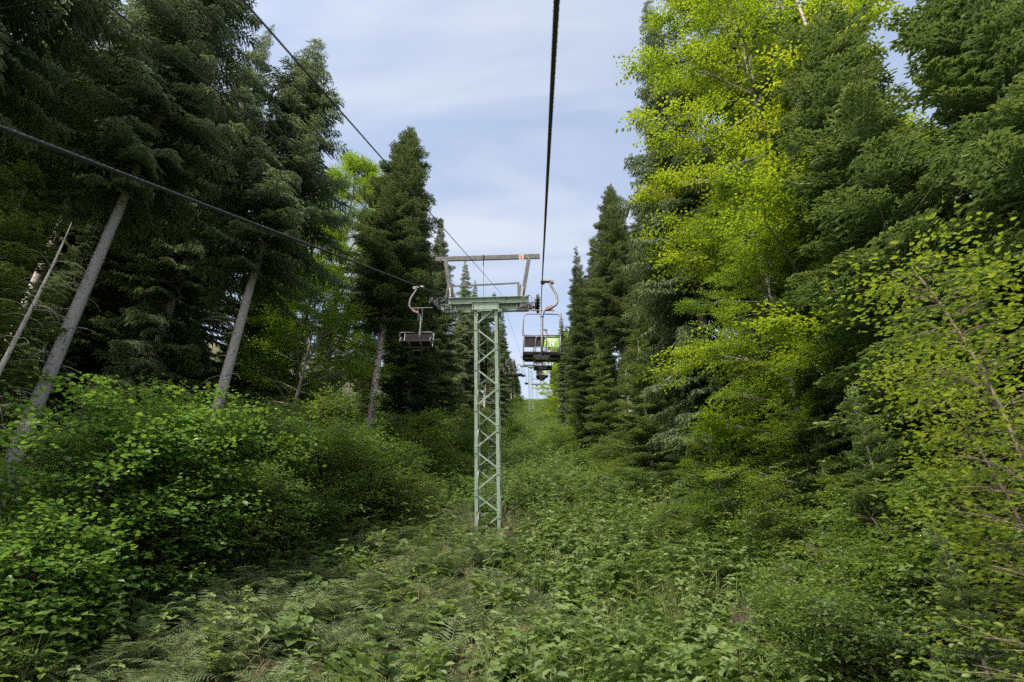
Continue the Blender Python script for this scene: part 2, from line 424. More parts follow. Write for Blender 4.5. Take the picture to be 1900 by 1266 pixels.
# ------------------------------------------------------------------ pylons
def pylon(base, H, label, gauge=4.0, detail=True, yaw=0.0):
    g = empty('lift_pylon', base, (TILT, 0, yaw))
    tag(g, label, 'pylon', 'lattice pylons of the chairlift')
    GS = M['green_steel']
    wb, wt = 0.47, 0.44
    low = -1.0
    def corner(sx, sy, z):
        w = wb + (wt - wb) * max(z, 0) / H
        return np.array([sx * w, sy * w, z])
    for sx in (-1, 1):
        for sy in (-1, 1):
            m = MB()                                    # L-section leg
            a, b = corner(sx, sy, low), corner(sx, sy, H)
            m.bar(a + [-sx * 0.055, 0, 0], b + [-sx * 0.055, 0, 0], 0.014, 0.12, (1, 0, 0))
            m.bar(a + [0.0, -sy * 0.062, 0], b + [0.0, -sy * 0.062, 0], 0.014, 0.11, (0, 1, 0))
            m.obj('leg', GS, g)
    nb = int(round(H / 0.80)); bay = H / nb
    for face in range(4):
        for k in range(nb):
            z0, z1 = k * bay + 0.03, (k + 1) * bay - 0.03
            fl = (k + face // 2) % 2
            if face < 2:
                sy = -1 if face == 0 else 1
                s0 = -1 if (k + face) % 2 == 0 else 1
                a, b = corner(s0, sy, z0), corner(-s0, sy, z1)
                off = np.array([0, -sy * 0.018, 0]); w = (0, 1, 0)
            else:
                sx = -1 if face == 2 else 1
                s0 = -1 if (k + face) % 2 == 0 else 1
                a, b = corner(sx, s0, z0), corner(sx, -s0, z1)
                off = np.array([-sx * 0.018, 0, 0]); w = (1, 0, 0)
            m = MB()
            m.bar(a + off, b + off, 0.058, 0.010, w)
            m.bar(a + off * 2.4, b + off * 2.4, 0.010, 0.045, w)
            m.obj('diagonal_brace', GS, g)
    if detail:                                          # bolted joint plates on the front legs
        for sx in (-1, 1):
            for k in range(2 - (sx > 0), nb, 2):
                z = k * bay
                c = corner(sx, -1, z)
                m = MB(); m.box(c + [-sx * 0.055, -0.016, 0], (0.125, 0.012, 0.30))
                pl = m.obj('joint_plate', GS, g)
                for dx in (-0.03, 0.03):
                    for dz in (-0.10, 0.0, 0.10):
                        m = MB(); m.cyl(c + [-sx * 0.055 + dx, -0.022, dz], c + [-sx * 0.055 + dx, -0.036, dz], 0.012, 6)
                        m.obj('bolt', GS, pl)
    # ladder inside the rear face
    lad = empty('ladder'); lad.parent = g
    for x in (-0.02, 0.34):
        m = MB(); m.bar((x, 0.36, 0.2), (x, 0.34, H - 0.3), 0.012, 0.035, (0, 1, 0)); m.obj('rail', M['galv'], lad)
    nr = int((H - 0.6) / 0.28) if detail else int((H - 0.6) / 0.56)
    for k in range(nr):
        z = 0.4 + k * (H - 0.8) / nr
        m = MB(); m.cyl((-0.02, 0.35, z), (0.34, 0.35, z), 0.012, 6); m.obj('rung', M['galv'], lad)
    for sx in (-1, 1):
        for sy in (-1, 1):
            m = MB(); m.box(corner(sx, sy, low) + [0, 0, -0.1], (0.5, 0.5, 1.0)); m.obj('footing', M['concrete'], g)
    # head
    hw = gauge / 2
    m = MB(); m.box((0, -wt - 0.035, H + 0.02), (2 * wt + 0.16, 0.03, 0.30))
    m.box((0, -wt - 0.055, H + 0.17), (2 * wt + 0.22, 0.07, 0.02)); m.box((0, -wt - 0.055, H - 0.13), (2 * wt + 0.22, 0.07, 0.02))
    hp = m.obj('head_plate', GS, g)
    for sx in (-1, 1):
        for dz in (-0.08, -0.01, 0.06, 0.12):
            m = MB(); m.cyl((sx * (wt + 0.03), -wt - 0.05, H + dz), (sx * (wt + 0.03), -wt - 0.07, H + dz), 0.016, 6); m.obj('bolt', M['dark_steel'], hp)
    m = MB(); m.box((0, wt + 0.03, H - 0.10), (2 * wt + 0.16, 0.03, 0.34)); m.obj('head_plate', GS, g)
    def channel(y0, z0, h, x0, x1, s):
        m = MB()
        m.box(((x0 + x1) / 2, y0, z0), (x1 - x0, 0.018, h))
        m.box(((x0 + x1) / 2, y0 + s * 0.055, z0 + h / 2), (x1 - x0, 0.11, 0.016))
        m.box(((x0 + x1) / 2, y0 + s * 0.055, z0 - h / 2), (x1 - x0, 0.11, 0.016))
        return m
    channel(-0.36, H + 0.24, 0.24, -hw + 0.55, hw - 0.34, -1).obj('arm_channel', GS, g)
    channel(0.36, H + 0.24, 0.24, -hw + 0.55, hw - 0.34, 1).obj('arm_channel', GS, g)
    channel(-0.30, H + 0.02, 0.20, -hw + 0.26, hw - 0.36, -1).obj('arm_channel', GS, g)
    channel(0.30, H + 0.02, 0.20, -hw + 0.26, hw - 0.36, 1).obj('arm_channel', GS, g)
    for x in (-hw + 0.9, -0.62, 0.62, hw - 0.75):
        m = MB(); m.box((x, 0, H + 0.13), (0.03, 0.60, 0.40)); m.obj('arm_stiffener', GS, g)
    # sheave trains, one each end, running along the rope
    for sx in (-1, 1):
        s = empty('sheave_train'); s.parent = g; s.location = (sx * hw, 0, H + 0.12)
        m = MB()
        m.bar((-sx * 0.10, -0.95, -0.02), (-sx * 0.10, 0.95, -0.02), 0.03, 0.14)
        m.bar((-sx * 0.17, -0.55, -0.12), (-sx * 0.17, 0.55, -0.12), 0.03, 0.12)
        m.cyl((-sx * 0.62, 0, -0.10), (-sx * 0.05, 0, -0.10), 0.055, 12)
        m.box((-sx * 0.36, 0, -0.06), (0.30, 0.34, 0.22))
        m.obj('rocker_beam', M['galv'], s)
        for y in (-0.80, -0.28, 0.28, 0.80):
            w = empty('wheel'); w.parent = s; w.location = (0, y, 0.0)
            m = MB(); m.cyl((-0.035, 0, 0), (0.035, 0, 0), 0.20, 22)
            m.cyl((-0.05, 0, 0), (-0.034, 0, 0), 0.225, 22); m.cyl((0.034, 0, 0), (0.05, 0, 0), 0.225, 22)
            m.obj('tyre', M['rubber'], w)
            m = MB(); m.cyl((-0.12, 0, 0), (0.085, 0, 0), 0.045, 10); m.cyl((-0.055, 0, 0), (0.055, 0, 0), 0.12, 16)
            m.obj('hub', M['galv'], w)
        if detail:
            m = MB()                                   # rope catcher and cage plates
            m.bar((sx * 0.10, -0.9, 0.10), (sx * 0.10, 0.9, 0.10), 0.012, 0.05)
            for y in (-0.8, 0, 0.8): m.bar((sx * 0.10, y, 0.10), (-sx * 0.10, y, -0.02), 0.02, 0.03)
            m.bar((-sx * 0.22, -1.0, 0.12), (-sx * 0.22, -1.0, -0.2), 0.02, 0.05); m.bar((-sx * 0.30, -0.9, 0.16), (-sx * 0.62, -0.5, 0.16), 0.03, 0.05)
            m.bar((-sx * 0.14, -0.98, -0.12), (-sx * 0.60, -0.45, -0.12), 0.02, 0.05)
            m.obj('rope_catcher', M['galv'], s)
            m = MB()                                   # small work step below the arm end
            x0, x1 = -sx * 0.36, -sx * 0.82
            for y in (-0.62, -0.46, -0.30): m.bar((x0, y, -0.30), (x1, y, -0.30), 0.02, 0.02)
            for x in (x0, x1): m.bar((x, -0.62, -0.30), (x, -0.30, -0.30), 0.02, 0.02); m.bar((x, -0.46, -0.30), (x, -0.40, -0.05), 0.02, 0.02)
            m.obj('work_step', M['galv'], s)
            m = MB(); m.box((-sx * 0.56, -0.42, -0.11), (0.26, 0.05, 0.16)); m.obj('junction_box', M['galv'], s)
    # lifting gantry on top
    gz = H + 0.36
    th = 1.62
    for sx in (-1, 1):
        m = MB()
        bx, tx = sx * (hw - 0.62), sx * (hw - 0.30 - (0.08 if sx < 0 else 0))
        m.bar((bx, -0.08, gz - 0.1), (tx, -0.08, gz + th), 0.15, 0.14, (1, 0, 0))
        m.bar((bx - sx * 0.11, -0.08, gz - 0.1), (bx - sx * 0.03, -0.08, gz + 0.55), 0.05, 0.06, (1, 0, 0))
        m.bar((bx, -0.35, gz), (bx + sx * 0.08, -0.10, gz + 0.55), 0.04, 0.05, (1, 0, 0))
        m.box((bx, -0.08, gz - 0.05), (0.42, 0.5, 0.05))
        m.obj('gantry_post', M['galv'], g)
    if detail:
        m = MB()
        for y in (-0.34, -0.18):
            m.bar((-hw + 0.40, y, gz - 0.05), (-hw + 0.50, y, gz + 0.50), 0.025, 0.03); m.bar((-hw + 0.82, y, gz), (-hw + 0.74, y, gz + 0.25), 0.025, 0.03)
        m.bar((-hw + 0.36, -0.34, gz + 0.10), (-hw + 0.62, -0.34, gz + 0.10), 0.025, 0.03); m.bar((-hw + 0.30, -0.34, gz - 0.02), (-hw + 0.62, -0.34, gz - 0.02), 0.03, 0.05)
        m.obj('access_step', M['galv'], g)
    m = MB()
    m.bar((-hw - 0.02, -0.08, gz + th + 0.05), (hw + 0.12, -0.08, gz + th + 0.05), 0.14, 0.17)
    for x in (-hw + 0.02, -hw + 0.18, hw - 0.06, hw + 0.10): m.bar((x, -0.17, gz + th + 0.05), (x, -0.17, gz + th - 0.12), 0.015, 0.03)
    m.obj('gantry_beam', M['dark_steel'] if not detail else M['galv'], g)
    m = MB(); m.bar((-hw + 0.68, -0.05, gz + 0.56), (hw - 0.72, -0.05, gz + 0.62), 0.05, 0.06)
    m.bar((hw - 0.74, -0.05, gz + 0.66), (hw - 0.74, -0.05, gz - 0.08), 0.06, 0.08, (1, 0, 0))
    m.obj('tie_bar', M['galv'], g)
    m = MB(); m.cyl((-0.10, -0.18, gz + th + 0.16), (-0.10, -0.18, gz + th - 0.30), 0.018, 6); m.cyl((-0.10, -0.18, gz + th - 0.3), (-0.10, -0.18, gz - 0.1), 0.008, 5)
    m.obj('hoist_line', M['dark_steel'], g)
    if detail:
        m = MB(); m.cyl((0.32, -0.30, gz - 0.02), (0.32, -0.30, gz + 0.22), 0.018, 6); m.box((0.32, -0.30, gz + 0.10), (0.16, 0.05, 0.05)); m.box((0.32, -0.30, gz + 0.02), (0.12, 0.1, 0.05))
        m.obj('wire_bracket', M['dark_steel'], g)
        m = MB(); m.box((hw - 0.60, -0.17, gz + th + 0.02), (0.19, 0.012, 0.23)); sg = m.obj('number_sign', M['sign'], g)
        m = MB()                                       # faded red figure on the plate, too worn to read
        m.box((hw - 0.60, -0.178, gz + th + 0.03), (0.05, 0.004, 0.09)); m.box((hw - 0.60, -0.178, gz + th - 0.04), (0.08, 0.004, 0.03))
        m.obj('worn_figure', M['sign_mark'], sg)
    m = MB(); m.box((0.12, 0.1, H - 0.30), (0.62, 0.9, 0.28)); m.obj('head_box', GS, g)
    return g

pylon(BASE1, 8.5, 'tall pale green lattice pylon standing in the clearing in the middle of the photo')
def ground_base(p): return np.array([p[0], p[1], float(ground(p[0], p[1]))])
def pylon_H(base, top_pt):
    ax = np.array([0, -math.sin(TILT), math.cos(TILT)])
    return float((top_pt - base) @ ax) - 0.33
b2 = ground_base(T2); pylon(b2, pylon_H(b2, (UP_C + DN_C) / 2), 'second pale green lattice pylon farther up the slope behind the hanging chairs', detail=False)
b3 = ground_base(T3); pylon(b3, pylon_H(b3, (UP_D + DN_D) / 2), 'small distant lattice pylon against the sky at the top of the clearing', detail=False)

# ------------------------------------------------------------------ chairs
def build_chair(down=False):
    g = empty('lift_chair')
    GV = M['galv']
    m = MB()
    m.box((0.02, 0, 0.0), (0.10, 0.22, 0.07)); m.box((0.16, 0, 0.01), (0.34, 0.12, 0.035)); m.box((0.30, 0, -0.01), (0.1, 0.10, 0.09)); m.cyl((-0.05, 0, 0.0), (0.09, 0, 0), 0.05, 10)
    m.obj('grip', GV, g)
    path = fillet([(0.22, 0, 0.0), (0.24, 0, -0.10), (0.43, -0.01, -0.46), (0.44, -0.03, -0.76), (0.30, -0.06, -0.90), (0.10, -0.11, -0.98), (0.0, -0.15, -1.16), (0.0, -0.17, -1.9), (0.0, -0.13, -2.42)], 0.14, 4)
    m = MB(); m.tube(path, 0.034, 10); hg = m.obj('hanger', GV, g, True)
    m = MB(); m.box((0.20, -0.085, -0.94), (0.20, 0.11, 0.085), Matrix.Rotation(R(-24), 3, 'Y')); m.obj('bushing', M['red'], hg)
    m = MB(); m.cyl((0.0, -0.155, -1.20), (0, -0.16, -1.27), 0.05, 10); m.obj('strap', M['blue'], hg)
    # seat: slightly dished plank with rounded rear and front lips
    n = 9; V = []; Fq = []
    prof = [(-0.06, -2.30), (-0.05, -2.345), (0.0, -2.355), (0.22, -2.34), (0.40, -2.315), (0.45, -2.32), (0.47, -2.35), (0.45, -2.385), (0.22, -2.40), (0.0, -2.415), (-0.08, -2.40), (-0.10, -2.34)]
    for x in (-0.49, -0.485, -0.01, 0.01, 0.485, 0.49):
        k = 0.94 if abs(x) > 0.487 else 1.0
        for y, z in prof: V.append((x, 0.18 + (y - 0.18) * k, -2.35 + (z + 2.35) * k))
    np_ = len(prof)
    for i in range(5):
        for j in range(np_): Fq.append((i * np_ + j, i * np_ + (j + 1) % np_, (i + 1) * np_ + (j + 1) % np_, (i + 1) * np_ + j))
    Fq += [tuple(range(np_))[::-1], tuple(5 * np_ + j for j in range(np_))]
    m = MB(); m.add(V, Fq); st = m.obj('seat', M['seat'], g)
    m = MB()
    for x in (-0.20, 0.20): m.bar((x, -0.05, -2.43), (x, 0.42, -2.40), 0.05, 0.035)
    m.bar((-0.46, 0.10, -2.43), (0.46, 0.10, -2.43), 0.03, 0.03)
    m.obj('seat_bearer', GV, st)
    m = MB(); m.add([(-0.22, -0.10, -2.43), (0.22, -0.10, -2.43), (0.15, -0.02, -2.52), (-0.15, -0.02, -2.52), (-0.22, -0.06, -2.40), (0.22, -0.06, -2.40), (0.15, 0.02, -2.49), (-0.15, 0.02, -2.49)],
                    [(0, 3, 2, 1), (4, 5, 6, 7), (0, 1, 5, 4), (1, 2, 6, 5), (2, 3, 7, 6), (3, 0, 4, 7)])
    m.obj('seat_bracket', GV, st)
    # backrest, two panels on a frame
    tl = R(8)
    rx = np.array(Matrix.Rotation(-tl, 3, 'X'))
    bc = np.array([0, -0.10, -2.02])
    m = MB(); m.box(bc + [-0.25, 0, 0], (0.47, 0.025, 0.35), rx); bp = m.obj('backrest_panel', M['back'], g)
    m = MB(); m.box(bc + [0.25, 0, 0], (0.47, 0.025, 0.35), rx); bq = m.obj('backrest_panel', M['back'], g)
    m = MB(); m.box(bc + [0.265, -0.020, -0.004], (0.43, 0.008, 0.36), rx); bd = m.obj('notice_board', M['board'], g)
    bd['label'] = 'lime green printed board on the back of the backrest'
    m = MB()
    def pr(x, z, w, h): m.box(bc + np.array([0.265 + x, -0.0262, -0.004]) + rx @ np.array([0, 0, z]), (w, 0.003, h), rx)
    pr(0.02, 0.100, 0.30, 0.012); pr(0.0, 0.060, 0.34, 0.014); pr(-0.02, 0.025, 0.28, 0.012); pr(0.03, -0.012, 0.24, 0.010)
    for k in range(4): pr(-0.17, 0.10 - 0.055 * k, 0.018, 0.018)
    m.obj('printed_lines', M['print'], bd)
    m = MB(); pr(0.01, -0.085, 0.11, 0.085); em = m.obj('emblem', M['print'], bd)
    m = MB()
    m.box(bc + np.array([0.262, -0.0292, -0.004]) + rx @ np.array([0, 0, -0.085]), (0.045, 0.003, 0.06), rx); m.box(bc + np.array([0.298, -0.0292, -0.004]) + rx @ np.array([0, 0, -0.095]), (0.02, 0.003, 0.04), rx)
    m.obj('emblem', M['emblem'], bd)
    # side frames: backrest upright, arm and seat side in one bent tube
    for sx in (-1, 1):
        x = sx * 0.51
        m = MB(); m.tube(fillet([(x, -0.13, -1.80), (x, -0.09, -2.15), (x, -0.05, -2.38), (x, 0.42, -2.36), (x, 0.45, -2.28)], 0.08, 4), 0.019, 8)
        m.obj('side_frame', GV, g, True)
        m = MB(); m.tube(fillet([(x, -0.09, -2.10), (x, 0.14, -2.10), (x, 0.34, -2.14), (x * 0.98, 0.36, -2.36)], 0.08, 4), 0.014, 8); m.obj('armrest', GV, g, True)
    m = MB(); m.tube(fillet([(-0.53, -0.135, -1.835), (0.53, -0.135, -1.835)], 0.05), 0.017, 8); m.obj('top_rail', GV, g, True)
    for x0, x1, z in ((-0.17, 0.12, -1.88), (-0.22, 0.16, -2.20), (0.08, 0.33, -2.20)):
        m = MB(); m.tube(fillet([(x0, -0.14, -2.38), (x0, -0.145, z), (x1, -0.145, z), (x1, -0.14, -2.38)], 0.06, 4), 0.013, 7); m.obj('support_hoop', GV, g, True)
    # restraint bar swung up overhead, with the foot rest
    if not down:
        m = MB(); m.tube(fillet([(-0.53, -0.12, -1.84), (-0.52, -0.02, -1.10), (0.52, -0.02, -1.10), (0.53, -0.12, -1.84)], 0.13, 5), 0.016, 8); sb = m.obj('restraint_bar', GV, g, True)
        m = MB(); m.cyl((-0.40, 0.04, -0.94), (0.36, 0.04, -0.95), 0.016, 8); m.cyl((-0.07, -0.02, -1.10), (-0.07, 0.04, -0.95), 0.012, 7); m.cyl((0.07, -0.02, -1.10), (0.07, 0.04, -0.95), 0.012, 7)
        m.obj('foot_rest', GV, sb)
    else:
        for sx in (-1, 1):
            m = MB(); m.tube(fillet([(sx * 0.06, 0.30, -1.96), (sx * 0.56, 0.34, -1.97), (sx * 0.56, 0.20, -2.36)], 0.07, 4), 0.016, 8); m.obj('restraint_bar', GV, g, True)
        m = MB(); m.cyl((-0.42, 0.02, -0.84), (0.30, 0.02, -0.85), 0.014, 8); m.cyl((-0.06, -0.10, -1.35), (-0.06, 0.02, -0.85), 0.012, 7); m.cyl((0.09, -0.10, -1.30), (0.09, 0.02, -0.85), 0.012, 7)
        m.obj('foot_rest', GV, g)
    return g

def children(o): return [c for c in bpy.data.objects if c.parent == o]

def copy_tree(o, parent=None):
    c = o.copy(); COL.objects.link(c); c.parent = parent
    for ch in KIDS.get(o, children(o)): copy_tree(ch, c)
    return c
KIDS = {}

chairs0 = [build_chair(), build_chair(True)]
def order_word(k):
    ones = ['first', 'second', 'third', 'fourth', 'fifth', 'sixth', 'seventh', 'eighth', 'ninth', 'tenth', 'eleventh', 'twelfth', 'thirteenth', 'fourteenth', 'fifteenth', 'sixteenth', 'seventeenth', 'eighteenth', 'nineteenth']
    n = k + 1
    if n < 20: return ones[k]
    t, u = divmod(n, 10)
    return {2: 'twentieth', 3: 'thirtieth', 4: 'fortieth'}[t] if u == 0 else {2: 'twenty', 3: 'thirty', 4: 'forty'}[t] + '-' + ones[u - 1]
used0 = [False, False]
for side, line, Ds in ((0, UPL, [15.9, 31.5, 48, 66, 84, 103, 124, 148]), (1, DNL, [17.9, 34, 50, 66, 82, 98, 118, 140])):
    for k, D in enumerate(Ds):
        c = copy_tree(chairs0[side]) if used0[side] else chairs0[side]
        used0[side] = True
        if side: c.scale = (.92, .92, .90)
        c.location = on_rope(line, D)
        c.rotation_euler = (R(rng.normal(0, 1.0)), R(rng.normal(0, 1.2)), (math.pi if side else 0) + R(rng.normal(0, 1.0)))
        if side == 0:
            lab = ('nearest two-seat chair with lime board hanging under the right rope' if k == 0 else 'two-seat chair with lime board under the right rope, ' + order_word(k) + ' nearest in its row')
        else:
            lab = ('nearest dark empty two-seat chair under the left rope, left of the pylon' if k == 0 else 'dark empty chair under the left rope, ' + order_word(k) + ' nearest in its row')
        tag(c, lab, 'lift chair', 'chairs hanging from the up-going rope' if side == 0 else 'chairs hanging from the down-coming rope')

# thin signal wires
def wire(pts, r, label):
    m = MB(); m.tube(pts, r, 6); o = m.obj('signal_wire', M['rope'], None, True)
    tag(o, label, 'wire')
def seg(a, b, n, sag):
    t = np.linspace(0, 1, n)[:, None]
    return a + (b - a) * t + np.array([0, 0, -1.0]) * sag * 4 * t * (1 - t)
wA, wB = P(193, 5, 3.9), P(842, 524, 21.4)
wire(np.concatenate([[wA - (wB - wA) * 0.5], seg(wA, wB, 24, -0.10)]), 0.0075, 'thin wire from the upper left corner to the left gantry post of the near pylon')
wC, wD, wE = P(450, 0, 2.7), P(928, 543, 20.9), P(985, 690, 112)
wire(np.concatenate([[wC - (wD - wC) * 0.4], seg(wC, wD, 24, 0.0), seg(wD, wE, 24, 1.0)[1:]]), 0.0065, 'thin wire crossing the sky to the bracket on the middle of the pylon arm')

# ------------------------------------------------------------------ foliage generators
def needles(A, B, spacing, nl, nw, flat, r, tint_seg=None):
    """single-triangle needle tufts along the segments A->B"""
    d = B - A; L = np.linalg.norm(d, axis=1); ax = d / (L[:, None] + 1e-9)
    n = np.maximum(1, np.round(L / spacing)).astype(int)
    idx = np.repeat(np.arange(len(A)), n)
    t = r.random(len(idx))
    p = A[idx] + d[idx] * t[:, None]
    a = ax[idx]
    s = unit(np.cross(a, np.array([0, 0, 1.0])) + 1e-6); q = np.cross(s, a)
    th = (np.where(r.random(len(idx)) < .5, 0, np.pi) + r.normal(0, 0.5, len(idx))) if flat else r.random(len(idx)) * 2 * np.pi
    dp = np.cos(th)[:, None] * s + np.sin(th)[:, None] * q
    l = nl * r.uniform(.7, 1.2, len(idx))[:, None]
    tip = p + l * (0.80 * dp + 0.55 * a)
    V = np.stack([p - a * nw / 2, p + a * nw / 2, tip], 1).reshape(-1, 3)
    Fc = np.arange(len(V)).reshape(-1, 3)
    ts = (r.random(len(A)) if tint_seg is None else tint_seg)[idx]
    ti = np.repeat(np.clip(ts + r.normal(0, .08, len(idx)), 0, 1), 3)
    return V, Fc, ti

def conifer_branch(L, kind, r, spacing=0.05, nl=0.06, nw=0.022, wid=.05, fine=False):
    """a branch along +x: main axis, side twigs, hanging branchlets; returns needles and axis"""
    t = np.linspace(0, 1, 7)
    if kind == 'spruce': z = L * (-0.10 * t - 0.30 * t ** 2 + 0.24 * t ** 3.5)
    else: z = L * (-0.02 * t - 0.10 * t ** 2 + 0.05 * t ** 4)
    y = L * 0.04 * np.sin(t * 3 + r.random() * 6) * t
    axis = np.stack([L * t * 0.96, y, z], 1)
    def at(q): return np.stack([np.interp(q, t, axis[:, k]) for k in range(3)], -1)
    A, B, T = [], [], []
    m = max(4, int(L * 0.85 / 0.085))
    for i, q in enumerate(np.clip(np.linspace(0.12, 0.985, m) + r.normal(0, .008, m), .05, .995)):
        for sd in (-1, 1):
            if r.random() < 0.08: continue
            l2 = (0.44 if kind == 'spruce' else 0.50) * L ** 0.72 * (1 - q) ** 0.48 * r.uniform(.65, 1.2) * min(1, q * 4 + .25) + 0.07
            ang = R(r.uniform(42, 66))
            p0 = at(q)
            dv = np.array([math.cos(ang), sd * math.sin(ang), 0.0])
            dr = r.uniform(.15, .55) if kind == 'spruce' else r.uniform(-.02, .16)
            p1 = p0 + dv * l2 * .55 + np.array([0, 0, -dr * l2 * .3])
            p2 = p1 + dv * l2 * .45 + np.array([0, 0, -dr * l2 * 1.0])
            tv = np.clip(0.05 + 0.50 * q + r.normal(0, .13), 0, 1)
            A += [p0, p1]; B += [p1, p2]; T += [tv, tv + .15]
            ns = int(l2 / 0.085)
            for k in range(ns):
                f = (k + .7) / (ns + .3)
                b0 = p0 + (p1 - p0) * f / .55 if f < .55 else p1 + (p2 - p1) * (f - .55) / .45
                l3 = (0.16 if kind == 'spruce' else 0.14) * r.uniform(.6, 1.3) * (1.1 - .5 * f) * min(1.3, .6 + .3 * L)
                s2 = 1 if (k % 2) else -1
                if kind == 'spruce': d3 = unit(np.array([dv[0] * .6 + r.normal(0, .25), dv[1] * .5 + r.normal(0, .25), -r.uniform(.5, 1.3)]))
                else:
                    a2 = ang * sd + s2 * R(r.uniform(38, 55))
                    d3 = unit(np.array([math.cos(a2), math.sin(a2), -r.uniform(-.10, .28)]))
                A.append(b0); B.append(b0 + d3 * l3); T.append(tv + .16)
    for i in range(3, 6): A.append(axis[i]); B.append(axis[i + 1]); T.append(.4 + .1 * i / 6)
    A, B, T = np.array(A), np.array(B), np.clip(np.array(T), 0, 1)
    d = B - A; Ls = np.linalg.norm(d, axis=1)
    if kind == 'spruce': nrm = unit(r.normal(0, 1, (len(A), 3)) * .8 + np.array([0.5, 0, .5]))
    else: nrm = unit(r.normal(0, .28, (len(A), 3)) + np.array([0, 0, 1.0]))
    w = wid * r.uniform(.75, 1.25, len(A)) * np.clip(Ls / .12, .7, 1.3)
    V1, F1, k1 = kite(A, d, nrm, Ls * 1.12, w, .05, fine)            # dense needle body of each twig
    V2, F2, ti2 = needles(A, B, spacing, nl, nw, kind != 'spruce', r, T)   # needle fringe
    V = np.concatenate([V1, V2]); Fc = np.concatenate([F1, F2 + len(V1)])
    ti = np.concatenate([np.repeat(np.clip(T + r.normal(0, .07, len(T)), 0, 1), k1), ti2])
    return dict(V=V, F=Fc, T=ti, axis=axis)

def scatter(temps, ch, Rm, sc, tr, tadd=None):
    """place templates: ch (N) which, Rm (N,3,3), sc (N), tr (N,3)"""
    Vs, Fs, Ts, off = [], [], [], 0
    for k, tp in enumerate(temps):
        sel = np.where(ch == k)[0]
        if not len(sel): continue
        V = np.einsum('nij,vj->nvi', Rm[sel] * sc[sel][:, None, None], tp['V']) + tr[sel][:, None, :]
        nv = len(tp['V'])
        Fc = tp['F'][None] + (np.arange(len(sel)) * nv)[:, None, None] + off
        tt = np.broadcast_to(tp['T'], (len(sel), nv)).copy()
        if tadd is not None: tt = np.clip(tt + tadd[sel][:, None], 0, 1)
        Vs.append(V.reshape(-1, 3)); Fs.append(Fc.reshape(-1, Fc.shape[-1])); Ts.append(tt.ravel())
        off += len(sel) * nv
    return np.concatenate(Vs), np.concatenate(Fs), np.concatenate(Ts)

def rot_az_pitch_roll(az, pit, roll):
    ca, sa, cp, sp, cr_, sr = np.cos(az), np.sin(az), np.cos(pit), np.sin(pit), np.cos(roll), np.sin(roll)
    x = np.stack([ca * cp, sa * cp, sp], -1)
    y0 = np.stack([-sa, ca, 0 * sa], -1); z0 = np.cross(x, y0)
    y = cr_[:, None] * y0 + sr[:, None] * z0; z = np.cross(x, y)
    return np.stack([x, y, z], -1)

def trunk_path(H, r, lean=0.0, wob=0.12, n=18):
    t = np.linspace(0, 1, n)
    x = wob * np.sin(t * 4 + r.random() * 6) * t; y = wob * np.sin(t * 5 + r.random() * 6) * t
    return np.stack([x, y, H * t], 1)

